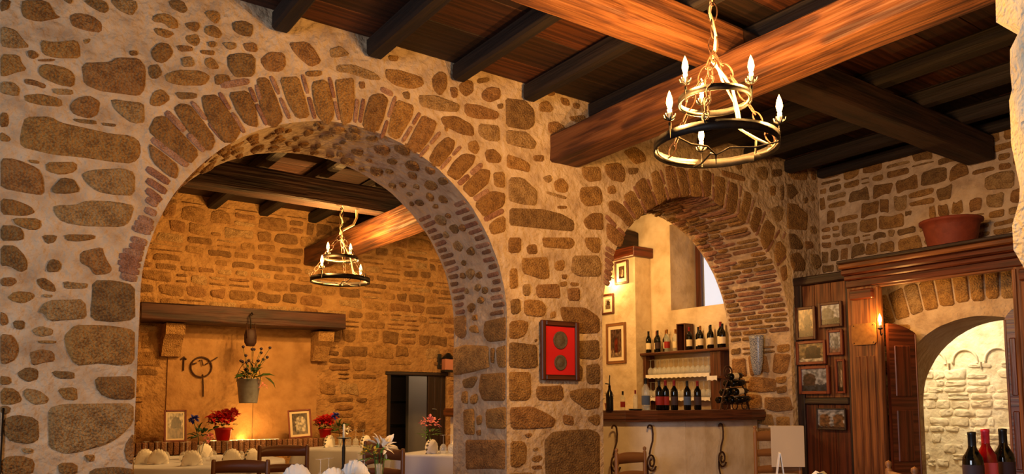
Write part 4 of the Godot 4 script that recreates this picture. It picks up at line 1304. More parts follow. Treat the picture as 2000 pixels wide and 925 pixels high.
	for a in [[Vector3(0.08, 0.32, 0.08), Vector3(1, 0.15, 0.1), 0.22], [Vector3(-0.05, 0.32, 0.1), Vector3(-1, -0.05, 0.3), 0.17], [Vector3(0.16, 0.32, 0.1), Vector3(0.8, -0.7, 0.1), 0.2]]:
		var s := S(false)
		leaf(s, a[0], a[1].normalized(), a[2], 0.09)
		part("leaf", done(s), "leaf", bk)
	# things standing on the ledge
	var lean := Basis(Vector3.RIGHT, -0.16)
	picture("ledge_photo", "old framed photograph leaning at the left end of the hearth ledge", Transform3D(lean, Vector3(1.99, 1.02, -4.82)), 0.25, 0.38, 0.02, "red_frame", 0.02, 7, "photographs on the hearth ledge")
	picture("ledge_photo", "old framed photograph tilted beside the darker poinsettia on the ledge", Transform3D(Basis(Vector3.UP, -0.25) * Basis(Vector3(0, 0, 1), 0.07) * lean, Vector3(3.5, 1.02, -4.8)), 0.29, 0.37, 0.02, "red_frame", 0.03, 9, "photographs on the hearth ledge")
	poinsettia("full red poinsettia in a red pot at the middle of the hearth ledge", Vector3(2.54, 0.8, -4.8), 1.0)
	poinsettia("small dark red poinsettia at the right end of the hearth ledge", Vector3(3.84, 0.8, -4.78), 0.82)
	# store room door and what shows behind it
	var d := setting("door_3", "dark plank door leaf standing open in the hearth wall")
	for k in 3:
		part("plank", box(Vector3(0.115, 1.7, 0.035), 0.004), "dark_wood", d, at(Vector3(5.66 + k * 0.118, 0.86, ZF - 0.03 - k * 0.012), 0.1))
	part("door_handle", tubed([Vector3(5.68, 1.2, ZF + 0.0), Vector3(5.69, 1.2, ZF + 0.04), Vector3(5.73, 1.19, ZF + 0.04)], 0.007, 6), "zinc", d)
	var tr := setting("trim_1")
	part("lintel", box(Vector3(1.05, 0.05, 0.42), 0.006), "dark_wood", tr, at(Vector3(5.42, 1.725, ZF - 0.19)))
	part("jamb", box(Vector3(0.05, 1.7, 0.42), 0.006), "dark_wood", tr, at(Vector3(4.955, 0.85, ZF - 0.19)))
	var fr := thing("store_shelf", "dark metal shelf rack inside the store room doorway", "shelf", Vector3(5.6, 0, -6.9))
	for y in [0.4, 0.9, 1.3, 1.75]:
		part("shelf_board", box(Vector3(1.4, 0.04, 0.4), 0.004), "dark_metal", fr, at(Vector3(0, y, 0)))
	for sx in [-0.68, 0.68]:
		for sz in [-0.18, 0.18]:
			part("post", box(Vector3(0.03, 1.9, 0.03), 0.003), "dark_metal", fr, at(Vector3(sx, 0.95, sz)))
	var sl := thing("store_lamp", "small bulkhead lamp inside the store room", "lamp", Vector3(6.3, 2.52, -5.95))
	part("base", box(Vector3(0.16, 0.04, 0.1), 0.01), "dark_metal", sl, at(Vector3(0, 0.05, 0)))
	part("diffuser", box(Vector3(0.13, 0.05, 0.08), 0.02), "bulb", sl)
	omni("store_lamp_light", Vector3(6.3, 2.45, -5.95), Color(1, 0.9, 0.76), 0.35, 0.06)
	# small lantern box on the wall right of the door
	var ln := thing("wall_lantern", "small pinkish box lantern under dark metal on the far wall by the pier", "lantern", Vector3(5.9, 1.78, ZF + 0.08))
	part("body", box(Vector3(0.16, 0.17, 0.12), 0.008), "shade", ln, at(Vector3(0, 0.09, 0)))
	part("cap", lathed([Vector2(0.1, 0.18), Vector2(0.08, 0.21), Vector2(0.03, 0.26), Vector2(0, 0.27)], 8), "dark_metal", ln)
	part("base", box(Vector3(0.18, 0.03, 0.14), 0.004), "dark_metal", ln, at(Vector3(0, -0.01, 0)))
	part("wall_plate", box(Vector3(0.06, 0.22, 0.03), 0.004), "dark_metal", ln, at(Vector3(-0.12, 0.14, -0.06)))

func poinsettia(label: String, pos: Vector3, k: float):
	var t := thing("poinsettia", label, "plant", pos)
	t.scale = Vector3.ONE * k
	part("pot", lathed([Vector2(0, 0), Vector2(0.065, 0), Vector2(0.07, 0.01), Vector2(0.1, 0.16), Vector2(0.11, 0.165), Vector2(0.11, 0.19), Vector2(0.096, 0.185), Vector2(0, 0.17)], 20), "red_pot", t)
	foliage(t, "leaves", Vector3(0, 0.24, 0), 0.15, 46, 0.09, 0.05, "leaf", 71, 0.5)
	for c in [Vector3(-0.1, 0.31, 0.04), Vector3(0.09, 0.33, 0.03), Vector3(0.0, 0.32, -0.07), Vector3(0.01, 0.3, 0.1)]:
		foliage(t, "red_bracts", c, 0.08, 70, 0.06, 0.045, "red_petal", int(c.x * 100) + 90, 0.7)

# ---------------------------------------------------------------- tables and what stands on them
func napkin(label: String, pos: Vector3, turn: float, k := 1.0):
	# a napkin folded to a pleated rounded fan
	var t := thing("folded_napkin", label, "napkin", pos, turn, "fan-folded napkins on the tables")
	if not mesh_cache.has("napkin"):
		var s := S(true)
		var N := 20
		var R := 6
		for sd in [1.0, -1.0]:
			for i in N:
				for r in R:
					var p := []
					for q in [[i, r], [i + 1, r], [i + 1, r + 1], [i, r + 1]]:
						var a: float = PI * q[0] / N
						var f: float = q[1] / float(R)
						var rad := 0.085 * (0.72 + 0.28 * f)
						var pleat := (0.012 if q[0] % 2 == 0 else -0.009) * f
						p.append(Vector3(cos(a) * (0.03 + 0.06 * f), sin(a) * (0.135 if q[0] % 2 == 0 else 0.127) * f, sd * (0.045 * sqrt(maxf(0.0, 1.0 - f * f)) * (0.35 + 0.65 * sin(a)) + 0.004 + pleat)) + Vector3(0, 0, 0.0 * rad))
					if sd > 0: quad(s, p[0], p[1], p[2], p[3])
					else: quad(s, p[3], p[2], p[1], p[0])
		mesh_cache["napkin"] = done(s)
	part("cloth", mesh_cache["napkin"], "napkin", t)
	t.scale = Vector3.ONE * k

func plate(label: String, pos: Vector3):
	var t := thing("plate", label, "plate", pos, 0, "white plates on the tables")
	if not mesh_cache.has("plate"): mesh_cache["plate"] = lathed([Vector2(0, 0.004), Vector2(0.07, 0.002), Vector2(0.085, 0.008), Vector2(0.13, 0.018), Vector2(0.13, 0.022), Vector2(0.084, 0.013), Vector2(0, 0.008)], 24)
	part("dish", mesh_cache["plate"], "napkin", t)

func table(label: String, pos: Vector3, round: bool, half: float, turn := 0.0):
	var t := thing("dining_table", "wooden table under %s" % label, "table", pos, turn, "")
	if round: part("tabletop", lathed([Vector2(0, 0.715), Vector2(half - 0.01, 0.715), Vector2(half - 0.01, 0.745), Vector2(0, 0.745)], 32), "chair_wood", t)
	else: part("tabletop", box(Vector3(half * 2 - 0.02, 0.03, half * 2 - 0.02), 0.004), "chair_wood", t, at(Vector3(0, 0.73, 0)))
	var lp := half * (0.62 if round else 0.86)
	for sx in [-1.0, 1.0]:
		for sz in [-1.0, 1.0]:
			part("leg", box(Vector3(0.05, 0.715, 0.05), 0.006), "chair_wood", t, at(Vector3(sx * lp, 0.3575, sz * lp)))
	var c := thing("tablecloth", label, "tablecloth", pos + Vector3(0, 0.746, 0), turn, "")
	var s := S(true)
	var n := 96
	var rings := []
	for q in [[0.0, 0.004], [0.6, 0.004], [0.97, 0.004], [1.0, 0.0], [1.012, -0.02], [1.03, -0.2], [1.05, -0.42]]:
		var ring := []
		for i in n:
			var a := TAU * i / n
			var d := Vector2(cos(a), sin(a))
			if not round: d /= maxf(absf(d.x), absf(d.y))
			var fold := 0.0
			if q[1] < -0.01: fold = sin(a * (13.0 if round else 8.0) + 0.6 * sin(a * 3.0)) * 0.035 * (-q[1] / 0.42)
			if not round and q[1] < -0.01: fold += 0.07 * (-q[1] / 0.42) * pow(minf(absf(cos(a)), absf(sin(a))) * 1.41, 6)
			ring.append(Vector3(d.x * half * (q[0] + fold / half), q[1] + 0.0, d.y * half * (q[0] + fold / half)))
		rings.append(ring)
	for r in rings.size() - 1:
		for i in n:
			var j := (i + 1) % n
			quad(s, rings[r][i], rings[r][j], rings[r + 1][j], rings[r + 1][i])
	part("cloth", done(s), "linen", c)

func rose_vase(label: String, pos: Vector3, petal: String, second: String):
	var t := thing("rose_vase", label, "vase", pos)
	part("vase", lathed([Vector2(0, 0), Vector2(0.028, 0), Vector2(0.03, 0.006), Vector2(0.022, 0.06), Vector2(0.028, 0.13), Vector2(0.026, 0.13), Vector2(0.02, 0.06), Vector2(0, 0.01)], 14), "clear_glass", t)
	part("stem", tubed([Vector3(0, 0.01, 0), Vector3(-0.02, 0.2, 0), Vector3(-0.07, 0.36, 0)], 0.004, 5), "stem", t)
	part("stem", tubed([Vector3(0, 0.01, 0), Vector3(0.03, 0.14, 0.01), Vector3(0.07, 0.2, 0.02)], 0.004, 5), "stem", t)
	foliage(t, "leaves", Vector3(0.0, 0.22, 0), 0.07, 22, 0.08, 0.035, "leaf", 13, 1.2)
	foliage(t, "rose", Vector3(-0.07, 0.38, 0), 0.028, 44, 0.034, 0.034, petal, 14, 1.0)
	foliage(t, "small_blooms", Vector3(0.07, 0.2, 0.02), 0.045, 26, 0.03, 0.03, second, 15, 1.0)

func build_dining():
	# table by the hearth side of the big arch
	table("white cloth of the large round table at the left of the arch", Vector3(1.72, 0, -2.75), true, 0.85)
	var nn := [[1.3, -2.62, 0.2, "leftmost, behind the arch's left jamb"], [1.39, -2.5, -0.2, "second from the left"], [1.6, -2.16, 0.0, "front middle"], [1.95, -2.2, 0.1, "near the blue rose vase"], [2.1, -2.12, 0.6, "nearest the front chair"], [1.95, -3.2, 0.2, "at the back near the poinsettia"]]
	for a in nn: napkin("white fan napkin on the large round table, %s" % a[3], Vector3(a[0], 0.752, a[1]), a[2])
	var i := 0
	for a in [[1.36, -2.95], [1.45, -2.88], [1.5, -2.75], [1.62, -2.6], [1.78, -2.55], [1.7, -2.8], [1.9, -2.65], [2.0, -2.55], [2.1, -2.45], [2.08, -2.7]]:
		wine_glass("upturned wine glass on the large round table, %s from the left" % ORD[i], Vector3(a[0], 0.752, a[1]), true, "upturned glasses on the large round table")
		i += 1
	rose_vase("glass vase with one blue rose on the large round table", Vector3(1.86, 0.752, -3.0), "blue_petal", "pink_petal")
	# square table before the hearth's right end
	table("white cloth of the square table beneath the tilted photograph", Vector3(3.78, 0, -3.92), false, 0.45, 0.62)
	napkin("white fan napkin at the left of the square table", Vector3(3.62, 0.752, -4.08), 0.6, 1.1)
	napkin("white fan napkin at the right of the square table", Vector3(4.0, 0.752, -3.86), 0.6, 1.1)
	rose_vase("glass vase with a blue rose and white flowers on the square table", Vector3(3.72, 0.752, -3.98), "blue_petal", "white_petal")
	i = -1
	for a in [[3.86, -4.06], [3.93, -4.0], [4.02, -3.98]]:
		i += 1
		wine_glass("upturned wine glass on the square table, %s from the left" % ORD[i], Vector3(a[0], 0.752, a[1]), true, "upturned glasses on the square table", 1.15)
	# table beside the pier
	table("white cloth of the small table beside the stone pier", Vector3(4.2, 0, -2.4), false, 0.36, 0.6)
	napkin("white fan napkin left on the small table by the pier", Vector3(4.07, 0.752, -2.32), 0.5, 1.15)
	napkin("white fan napkin half hidden by the stone pier", Vector3(4.42, 0.752, -2.36), 0.7, 1.2)
	i = -1
	for a in [[4.18, -2.26], [4.27, -2.25], [4.23, -2.17]]:
		i += 1
		wine_glass("upturned wine glass on the small table by the pier, %s from the left" % ORD[i], Vector3(a[0], 0.752, a[1]), true, "upturned glasses on the small table", 1.1)
	var fv := thing("flower_vase", "vase of pink flowers on the small table before the dark door", "vase", Vector3(4.14, 0.752, -2.5))
	part("vase", lathed([Vector2(0, 0), Vector2(0.026, 0), Vector2(0.028, 0.12), Vector2(0.026, 0.12), Vector2(0, 0.01)], 14), "clear_glass", fv)
	part("stem", tubed([Vector3(0, 0.01, 0), Vector3(0, 0.22, 0)], 0.008, 6), "stem", fv)
	foliage(fv, "leaves", Vector3(0, 0.2, 0), 0.09, 30, 0.07, 0.02, "bright_leaf", 43, 0.7)
	foliage(fv, "pink_blooms", Vector3(0, 0.31, 0), 0.11, 60, 0.04, 0.03, "pink_petal", 44, 0.6)
	# table standing in the big arch
	table("white cloth of the front table under the candlestick in the big arch", Vector3(2.0, 0, 0.3), true, 0.55)
	napkin("white fan napkin at the left of the front arch table", Vector3(1.72, 0.752, 0.15), -0.4, 1.2)
	napkin("wide white napkin at the front of the arch table", Vector3(1.84, 0.752, 0.46), -0.3, 1.15)
	napkin("white napkin behind the glasses on the arch table", Vector3(2.09, 0.752, 0.22), -0.8, 1.3)
	i = -1
	for a in [[1.88, 0.14], [1.96, 0.08], [2.03, 0.32], [2.09, 0.36]]:
		i += 1
		wine_glass("upturned wine glass on the front arch table, %s from the left" % ORD[i], Vector3(a[0], 0.752, a[1]), true, "upturned glasses on the front arch table")
	var cs := thing("candlestick", "slim dark iron candlestick on the front arch table", "candlestick", Vector3(2.08, 0.752, 0.04))
	part("stick", lathed([Vector2(0, 0), Vector2(0.045, 0), Vector2(0.04, 0.012), Vector2(0.012, 0.03), Vector2(0.018, 0.08), Vector2(0.01, 0.12), Vector2(0.012, 0.24), Vector2(0.006, 0.27), Vector2(0.01, 0.3), Vector2(0, 0.3)], 12), "iron", cs)
	part("drip_pan", lathed([Vector2(0, 0.3), Vector2(0.05, 0.305), Vector2(0.05, 0.31), Vector2(0, 0.307)], 16), "iron", cs)
	part("candle", lathed([Vector2(0.0, 0.3), Vector2(0.009, 0.3), Vector2(0.008, 0.4), Vector2(0, 0.402)], 10), "candle_white", cs)
	var lv := thing("lily_vase", "glass tube vase with white lilies on the front arch table", "vase", Vector3(2.07, 0.752, 0.62))
	part("vase", lathed([Vector2(0, 0), Vector2(0.02, 0), Vector2(0.02, 0.17), Vector2(0.0185, 0.17), Vector2(0, 0.01)], 14), "clear_glass", lv)
	for k in 4: part("stem", tubed([Vector3(0.006 * k - 0.01, 0.01, 0), Vector3(0.02 * k - 0.035, 0.24, 0.01 * k)], 0.004, 5), "stem", lv)
	foliage(lv, "leaves", Vector3(-0.03, 0.21, 0), 0.07, 20, 0.06, 0.022, "bright_leaf", 51, 0.8)
	foliage(lv, "yellow_sprays", Vector3(-0.07, 0.24, 0), 0.05, 24, 0.03, 0.02, "yellow_petal", 52, 0.5)
	foliage(lv, "white_lilies", Vector3(0.02, 0.27, 0), 0.04, 22, 0.08, 0.032, "white_petal", 53, 0.9)
	# chairs
	chair("dining_chair", "brown ladder-back chair in front of the large round table", Vector3(1.655, 0, -0.87), -0.6, 0.91, "chair_wood")
	chair("dining_chair", "dark brown ladder-back chair right of the large round table", Vector3(2.26, 0, -1.72), -0.3, 0.96, "chair_wood")
	chair("dining_chair", "dark brown ladder-back chair behind the white lilies", Vector3(2.86, 0, -0.97), -1.1, 0.95, "chair_wood")
	chair("dining_chair", "dark brown chair between the lilies and the store room door", Vector3(3.3, 0, -2.1), 0.7, 0.96, "chair_wood")
	var wc := thing("wall_cable", "thin dark cable running down the stone wall at the far left", "cable", Vector3(0.14, 0.0, 0.012))
	part("cable", tubed([Vector3(0, 0.02, 0), Vector3(0.003, 0.7, 0), Vector3(0, 1.27, 0)], 0.005, 6), "iron", wc)
	# framed medallions on the pier
	var mf := thing("medallion_frame", "red velvet frame with two silver medallions on the stone pier", "picture", Vector3(3.962, 1.725, 0.02))
	var w := 0.4
	var h := 0.49
	for sx in [-1.0, 1.0]:
		part("frame_rail", box(Vector3(0.045, h, 0.035), 0.008), "frame_wood", mf, at(Vector3(sx * (w - 0.045) * 0.5, 0, 0.0175)))
		part("frame_rail", box(Vector3(w - 0.09, 0.045, 0.035), 0.008), "frame_wood", mf, at(Vector3(0, sx * (h - 0.045) * 0.5, 0.0175)))
	part("velvet_ground", box(Vector3(w - 0.09, h - 0.09, 0.012), 0.001), "red_velvet", mf, at(Vector3(0, 0, 0.012)))
	var up := Basis(Vector3.RIGHT, PI / 2)
	for y in [[0.085, 0.075], [-0.1, 0.065]]:
		var md := part("medallion", lathed([Vector2(0, 0), Vector2(y[1], 0), Vector2(y[1], 0.006), Vector2(y[1] - 0.008, 0.009), Vector2(y[1] - 0.012, 0.006), Vector2(y[1] * 0.5, 0.008), Vector2(0.02, 0.014), Vector2(0, 0.015)], 28), "silver", mf, Transform3D(up, Vector3(0.0, y[0], 0.018)))
		part("relief", lathed([Vector2(0.0, 0.014), Vector2(0.018, 0.013), Vector2(0.03, 0.006)], 10), "silver", md)

# ---------------------------------------------------------------- chandeliers
func hoop(r: float, h: float, n := 40) -> ArrayMesh:
	var s := S(true)
	lathe(s, [Vector2(r - 0.003, -h * 0.5), Vector2(r + 0.003, -h * 0.5), Vector2(r + 0.003, h * 0.5), Vector2(r - 0.003, h * 0.5), Vector2(r - 0.003, -h * 0.5)], n)
	return done(s)

func link(c: Vector3, d: Vector3, flip: bool, l := 0.05) -> ArrayMesh:
	var u := d.normalized()
	var v := u.cross(Vector3(0.3, 0.2, 0.9) if not flip else Vector3(0.9, 0.1, -0.3)).normalized()
	var pts := []
	for k in 17:
		var a := TAU * k / 16.0
		pts.append(c + u * sin(a) * l * 0.62 + v * cos(a) * l * 0.3)
	return tubed(pts, 0.004, 5)

func chain(parent: Node3D, a: Vector3, b: Vector3, l: float):
	var n := maxi(1, int(a.distance_to(b) / (l * 0.95)))
	for k in n:
		part("chain_link", link(a.lerp(b, (k + 0.5) / n), b - a, k % 2 == 0, l), "rust_iron", parent)

func holder(t: Node3D, p: Vector3, out: Vector3, energy: float):
	# candle socket on a hoop: iron back strap, drip cup with petals, candle
	part("strap", tubed([p + Vector3(0, -0.1, 0) - out * 0.004, p + Vector3(0, -0.02, 0)], 0.005, 5, 0.008), "iron", t)
	var s := S(true)
	for k in 6:
		var a := TAU * k / 6.0
		var d := Vector3(cos(a), 0, sin(a))
		tube(s, [p + d * 0.008 + Vector3(0, -0.005, 0), p + d * 0.026 + Vector3(0, 0.004, 0), p + d * 0.03 + Vector3(0, 0.022, 0)], 0.006, 5, 0.003)
	part("drip_cup", done(s), "iron", t)
	candle(t, p + Vector3(0, 0.012, 0), 0.035, energy)

func chandelier(label: String, c: Vector3, top_y: float, spin: float, energy: float, lower: Array, upper: Array):
	# c is the centre of the lower hoop
	var t := thing("chandelier", label, "chandelier", c, 0, "two-tier wrought iron chandeliers")
	part("lower_hoop", hoop(0.315, 0.05), "iron", t)
	part("upper_hoop", hoop(0.185, 0.035), "iron", t, at(Vector3(0, 0.24, 0)))
	var apex := Vector3(0, 0.5, 0)
	for k in 3:
		var a := spin + TAU * k / 3.0
		var d := Vector3(cos(a), 0, sin(a))
		chain(t, Vector3(0, 0.25, 0) + d * 0.185, apex, 0.075)
		chain(t, d * 0.312 + Vector3(0, 0.03, 0), Vector3(0, 0.23, 0) + d * 0.185, 0.06)
		part("scroll", tubed([d * 0.31 + Vector3(0, 0.0, 0), d * 0.34 + Vector3(0, 0.02, 0), d * 0.345 + Vector3(0, 0.045, 0), d * 0.325 + Vector3(0, 0.05, 0)], 0.004, 5), "iron", t)
	# curved spokes meeting under the lower hoop
	for k in 3:
		var a := spin + 0.5 + TAU * k / 3.0
		var d := Vector3(cos(a), 0, sin(a))
		part("spoke", tubed([d * 0.312 + Vector3(0, -0.02, 0), d * 0.2 + Vector3(0, -0.035, 0), d * 0.07 + Vector3(0, -0.02, 0), Vector3(0, -0.05, 0)], 0.005, 5), "iron", t)
	part("finial", tubed([Vector3(0, -0.045, 0), Vector3(0, -0.1, 0)], 0.005, 5, 0.002), "iron", t)
	for a in lower:
		var d := Vector3(cos(a), 0, sin(a))
		holder(t, d * 0.318 + Vector3(0, 0.08, 0), d, energy)
	for a in upper:
		var d := Vector3(cos(a), 0, sin(a))
		holder(t, d * 0.19 + Vector3(0, 0.3, 0), d, energy)
	# the flex, wound down the chain and round the hoops
	var fl := []
	for k in 13:
		var y := lerpf(top_y - c.y, 0.46, k / 12.0)
		fl.append(Vector3(sin(k * 1.3) * 0.014, y, cos(k * 1.3) * 0.014))
	fl.append_array([Vector3(0.03, 0.38, 0.03), Vector3(0.07, 0.3, 0.06), Vector3(0.1, 0.18, 0.07), Vector3(0.11, 0.08, 0.08), Vector3(0.17, 0.03, 0.13), Vector3(0.25, 0.0, 0.16)])
	part("flex_cord", tubed(fl, 0.0075, 6), "cord", t)
	part("flex_cord", tubed([Vector3(0.01, 0.46, 0), Vector3(0.05, 0.36, 0.01), Vector3(0.09, 0.24, 0.05), Vector3(0.13, 0.1, 0.05), Vector3(0.2, 0.04, 0.1), Vector3(0.3, 0.01, 0.02)], 0.005, 6), "cord", t)
	part("flex_cord", tubed(arc(Vector3(0, 0.235, 0), 0.175, 0.3, 5.4, 26, Vector3.RIGHT, Vector3(0, 0, 1)), 0.005, 5), "cord", t)
	part("flex_cord", tubed(arc(Vector3(0, -0.005, 0), 0.3, 0.4, 5.2, 34, Vector3.RIGHT, Vector3(0, 0, 1)), 0.005, 5), "cord", t)
	chain(t, apex, Vector3(0, top_y - c.y - 0.02, 0), 0.085)
	part("ceiling_hook", tubed([Vector3(0, top_y - c.y + 0.02, 0), Vector3(0.012, top_y - c.y - 0.02, 0), Vector3(0, top_y - c.y - 0.045, 0), Vector3(-0.014, top_y - c.y - 0.025, 0)], 0.006, 6), "iron", t)
	return t

func build_chandeliers():
	chandelier("larger two-tier iron ring chandelier with six candle bulbs in the front room", Vector3(3.1, 2.63, 2.42), 3.86, 0.5, 1.3, [-3.08, 0.996, -0.94], [-2.99, 1.13, -1.06])
	var c2: Node3D = chandelier("smaller two-tier iron ring chandelier with candle bulbs seen through the big arch", Vector3(3.19, 2.61, -2.79), 3.43, 1.1, 1.75, [2.6, -0.42], [-2.0, -0.6])
	part("supply_cord", tubed([Vector3(0.2, 0.82, -0.06), Vector3(0.19, 0.72, -0.03), Vector3(0.14, 0.63, 0.0), Vector3(0.06, 0.58, 0.0), Vector3(0.0, 0.54, 0.0), Vector3(-0.01, 0.5, 0)], 0.013, 8), "cord", c2)

# ---------------------------------------------------------------- foreground
func build_foreground():
	var rk := setting("wall_near", "pale rough stone edge of the wall close to the viewer")
	var W := Transform3D(Basis(Vector3(0, 0, 1), Vector3.UP, Vector3(-1, 0, 0)), Vector3(2.22, 0, 0))
	var nz := FastNoiseLite.new()
	nz.seed = 61
	nz.frequency = 2.6
	nz.fractal_octaves = 4
	var s := S(true)
	var rings := []
	for k in 46:
		var y := 1.0 + 3.05 * k / 45.0
		var ring := []
		for i in 22:
			var a := TAU * i / 22.0
			var d := Vector3(cos(a) * 0.42, 0, sin(a) * 0.3)
			var nn := 1.0 + nz.get_noise_3d(d.x * 2.2, y * 1.6, d.z * 2.2) * 0.3
			# the edge leans back towards the foot, as the head of an arch does
			var xs := 2.625 + 0.6 * pow(maxf(0.0, (1.9 - y)), 1.3)
			ring.append(Vector3(xs + d.x * nn, y, 4.33 + d.z * nn))
		rings.append(ring)
	for k in 45:
		for i in 22:
			var j := (i + 1) % 22
			quad(s, rings[k][i], rings[k][j], rings[k + 1][j], rings[k + 1][i])
	part("rock_edge", done(s), "white_stone", rk)
	wall_box(rk, "masonry", Vector3(2.8, 1.9, 4.25), Vector3(3.05, 3.7, 4.45), "white_stone")
	# table under the larger chandelier
	table("white cloth of the small round table under the larger chandelier", Vector3(3.5, 0, 2.4), true, 0.48)
	napkin("peaked white napkin on the table under the larger chandelier", Vector3(3.82, 0.752, 2.48), 0.6, 1.3)
	var cd := thing("menu_card", "white folded card standing on the table under the larger chandelier", "card", Vector3(3.72, 0.752, 2.3), 0.7)
	for sg in [-1.0, 1.0]:
		part("leaf_of_card", box(Vector3(0.1, 0.27, 0.004), 0.001), "napkin", cd, Transform3D(Basis(Vector3.RIGHT, sg * 0.14), Vector3(0, 0.134, -sg * 0.02)))
	chair("turned_chair", "wooden chair with turned knobs at the lower right", Vector3(3.79, 0, 2.95), 0.785, 0.99, "pale_wood", true)
	# sideboard with three bottles and grapes
	var sb := thing("side_cabinet", "small brown cabinet at the lower right carrying three wine bottles", "cabinet", Vector3(3.47, 0, 3.6))
	part("body", box(Vector3(0.6, 0.84, 0.42), 0.008), "portal_red", sb, at(Vector3(0, 0.42, 0)))
	part("top", box(Vector3(0.66, 0.03, 0.48), 0.008), "portal", sb, at(Vector3(0, 0.862, 0)))
	for k in 2:
		var dr := part("door", box(Vector3(0.27, 0.7, 0.02), 0.006), "portal", sb, at(Vector3(-0.145 + k * 0.29, 0.42, 0.215)))
		part("knob", lathed([Vector2(0, 0), Vector2(0.008, 0.0), Vector2(0.014, 0.018), Vector2(0, 0.026)], 10), "foil_gold", dr, Transform3D(up_x(), Vector3(0.09 - k * 0.18, 0.05, 0.01)))
	bottle("dark red wine bottle, left of the three at the lower right", Vector3(3.3, 0.877, 3.51), "black_glass", "foil_black", "label_dark", 1.02, "three bottles at the lower right", Basis.IDENTITY, 0.036)
	bottle("rose wine bottle with a pink capsule at the lower right", Vector3(3.405, 0.877, 3.515), "rose_glass", "foil_pink", "label_pink", 1.05, "three bottles at the lower right", Basis.IDENTITY, 0.036)
	bottle("dark red wine bottle, right of the rose one at the lower right", Vector3(3.515, 0.877, 3.535), "black_glass", "foil_black", "label_dark", 1.05, "three bottles at the lower right", Basis.IDENTITY, 0.036)
	var gp := thing("grape_bunch", "bunch of dark grapes with a green vine leaf beside the bottles", "grapes", Vector3(3.56, 0.877, 3.68))
	var g := RandomNumberGenerator.new()
	g.seed = 3
	for k in 26:
		var q := S(true)
		lathe(q, [Vector2(0, -0.011), Vector2(0.009, -0.006), Vector2(0.011, 0), Vector2(0.009, 0.007), Vector2(0, 0.012)], 8)
		part("grape", done(q), "grape", gp, at(Vector3(g.randf_range(-0.06, 0.06), 0.012 + g.randf_range(0, 0.17) * (1.0 - k / 40.0), g.randf_range(-0.05, 0.05))))
	for k in 3:
		var q := S(false)
		leaf(q, Vector3(-0.02 + k * 0.02, 0.19, 0), Vector3(-0.6 + k * 0.5, 0.35, 0.3).normalized(), 0.09, 0.07)
		part("vine_leaf", done(q), "bright_leaf", gp)

func up_x() -> Basis:
	return Basis(Vector3.RIGHT, PI / 2)

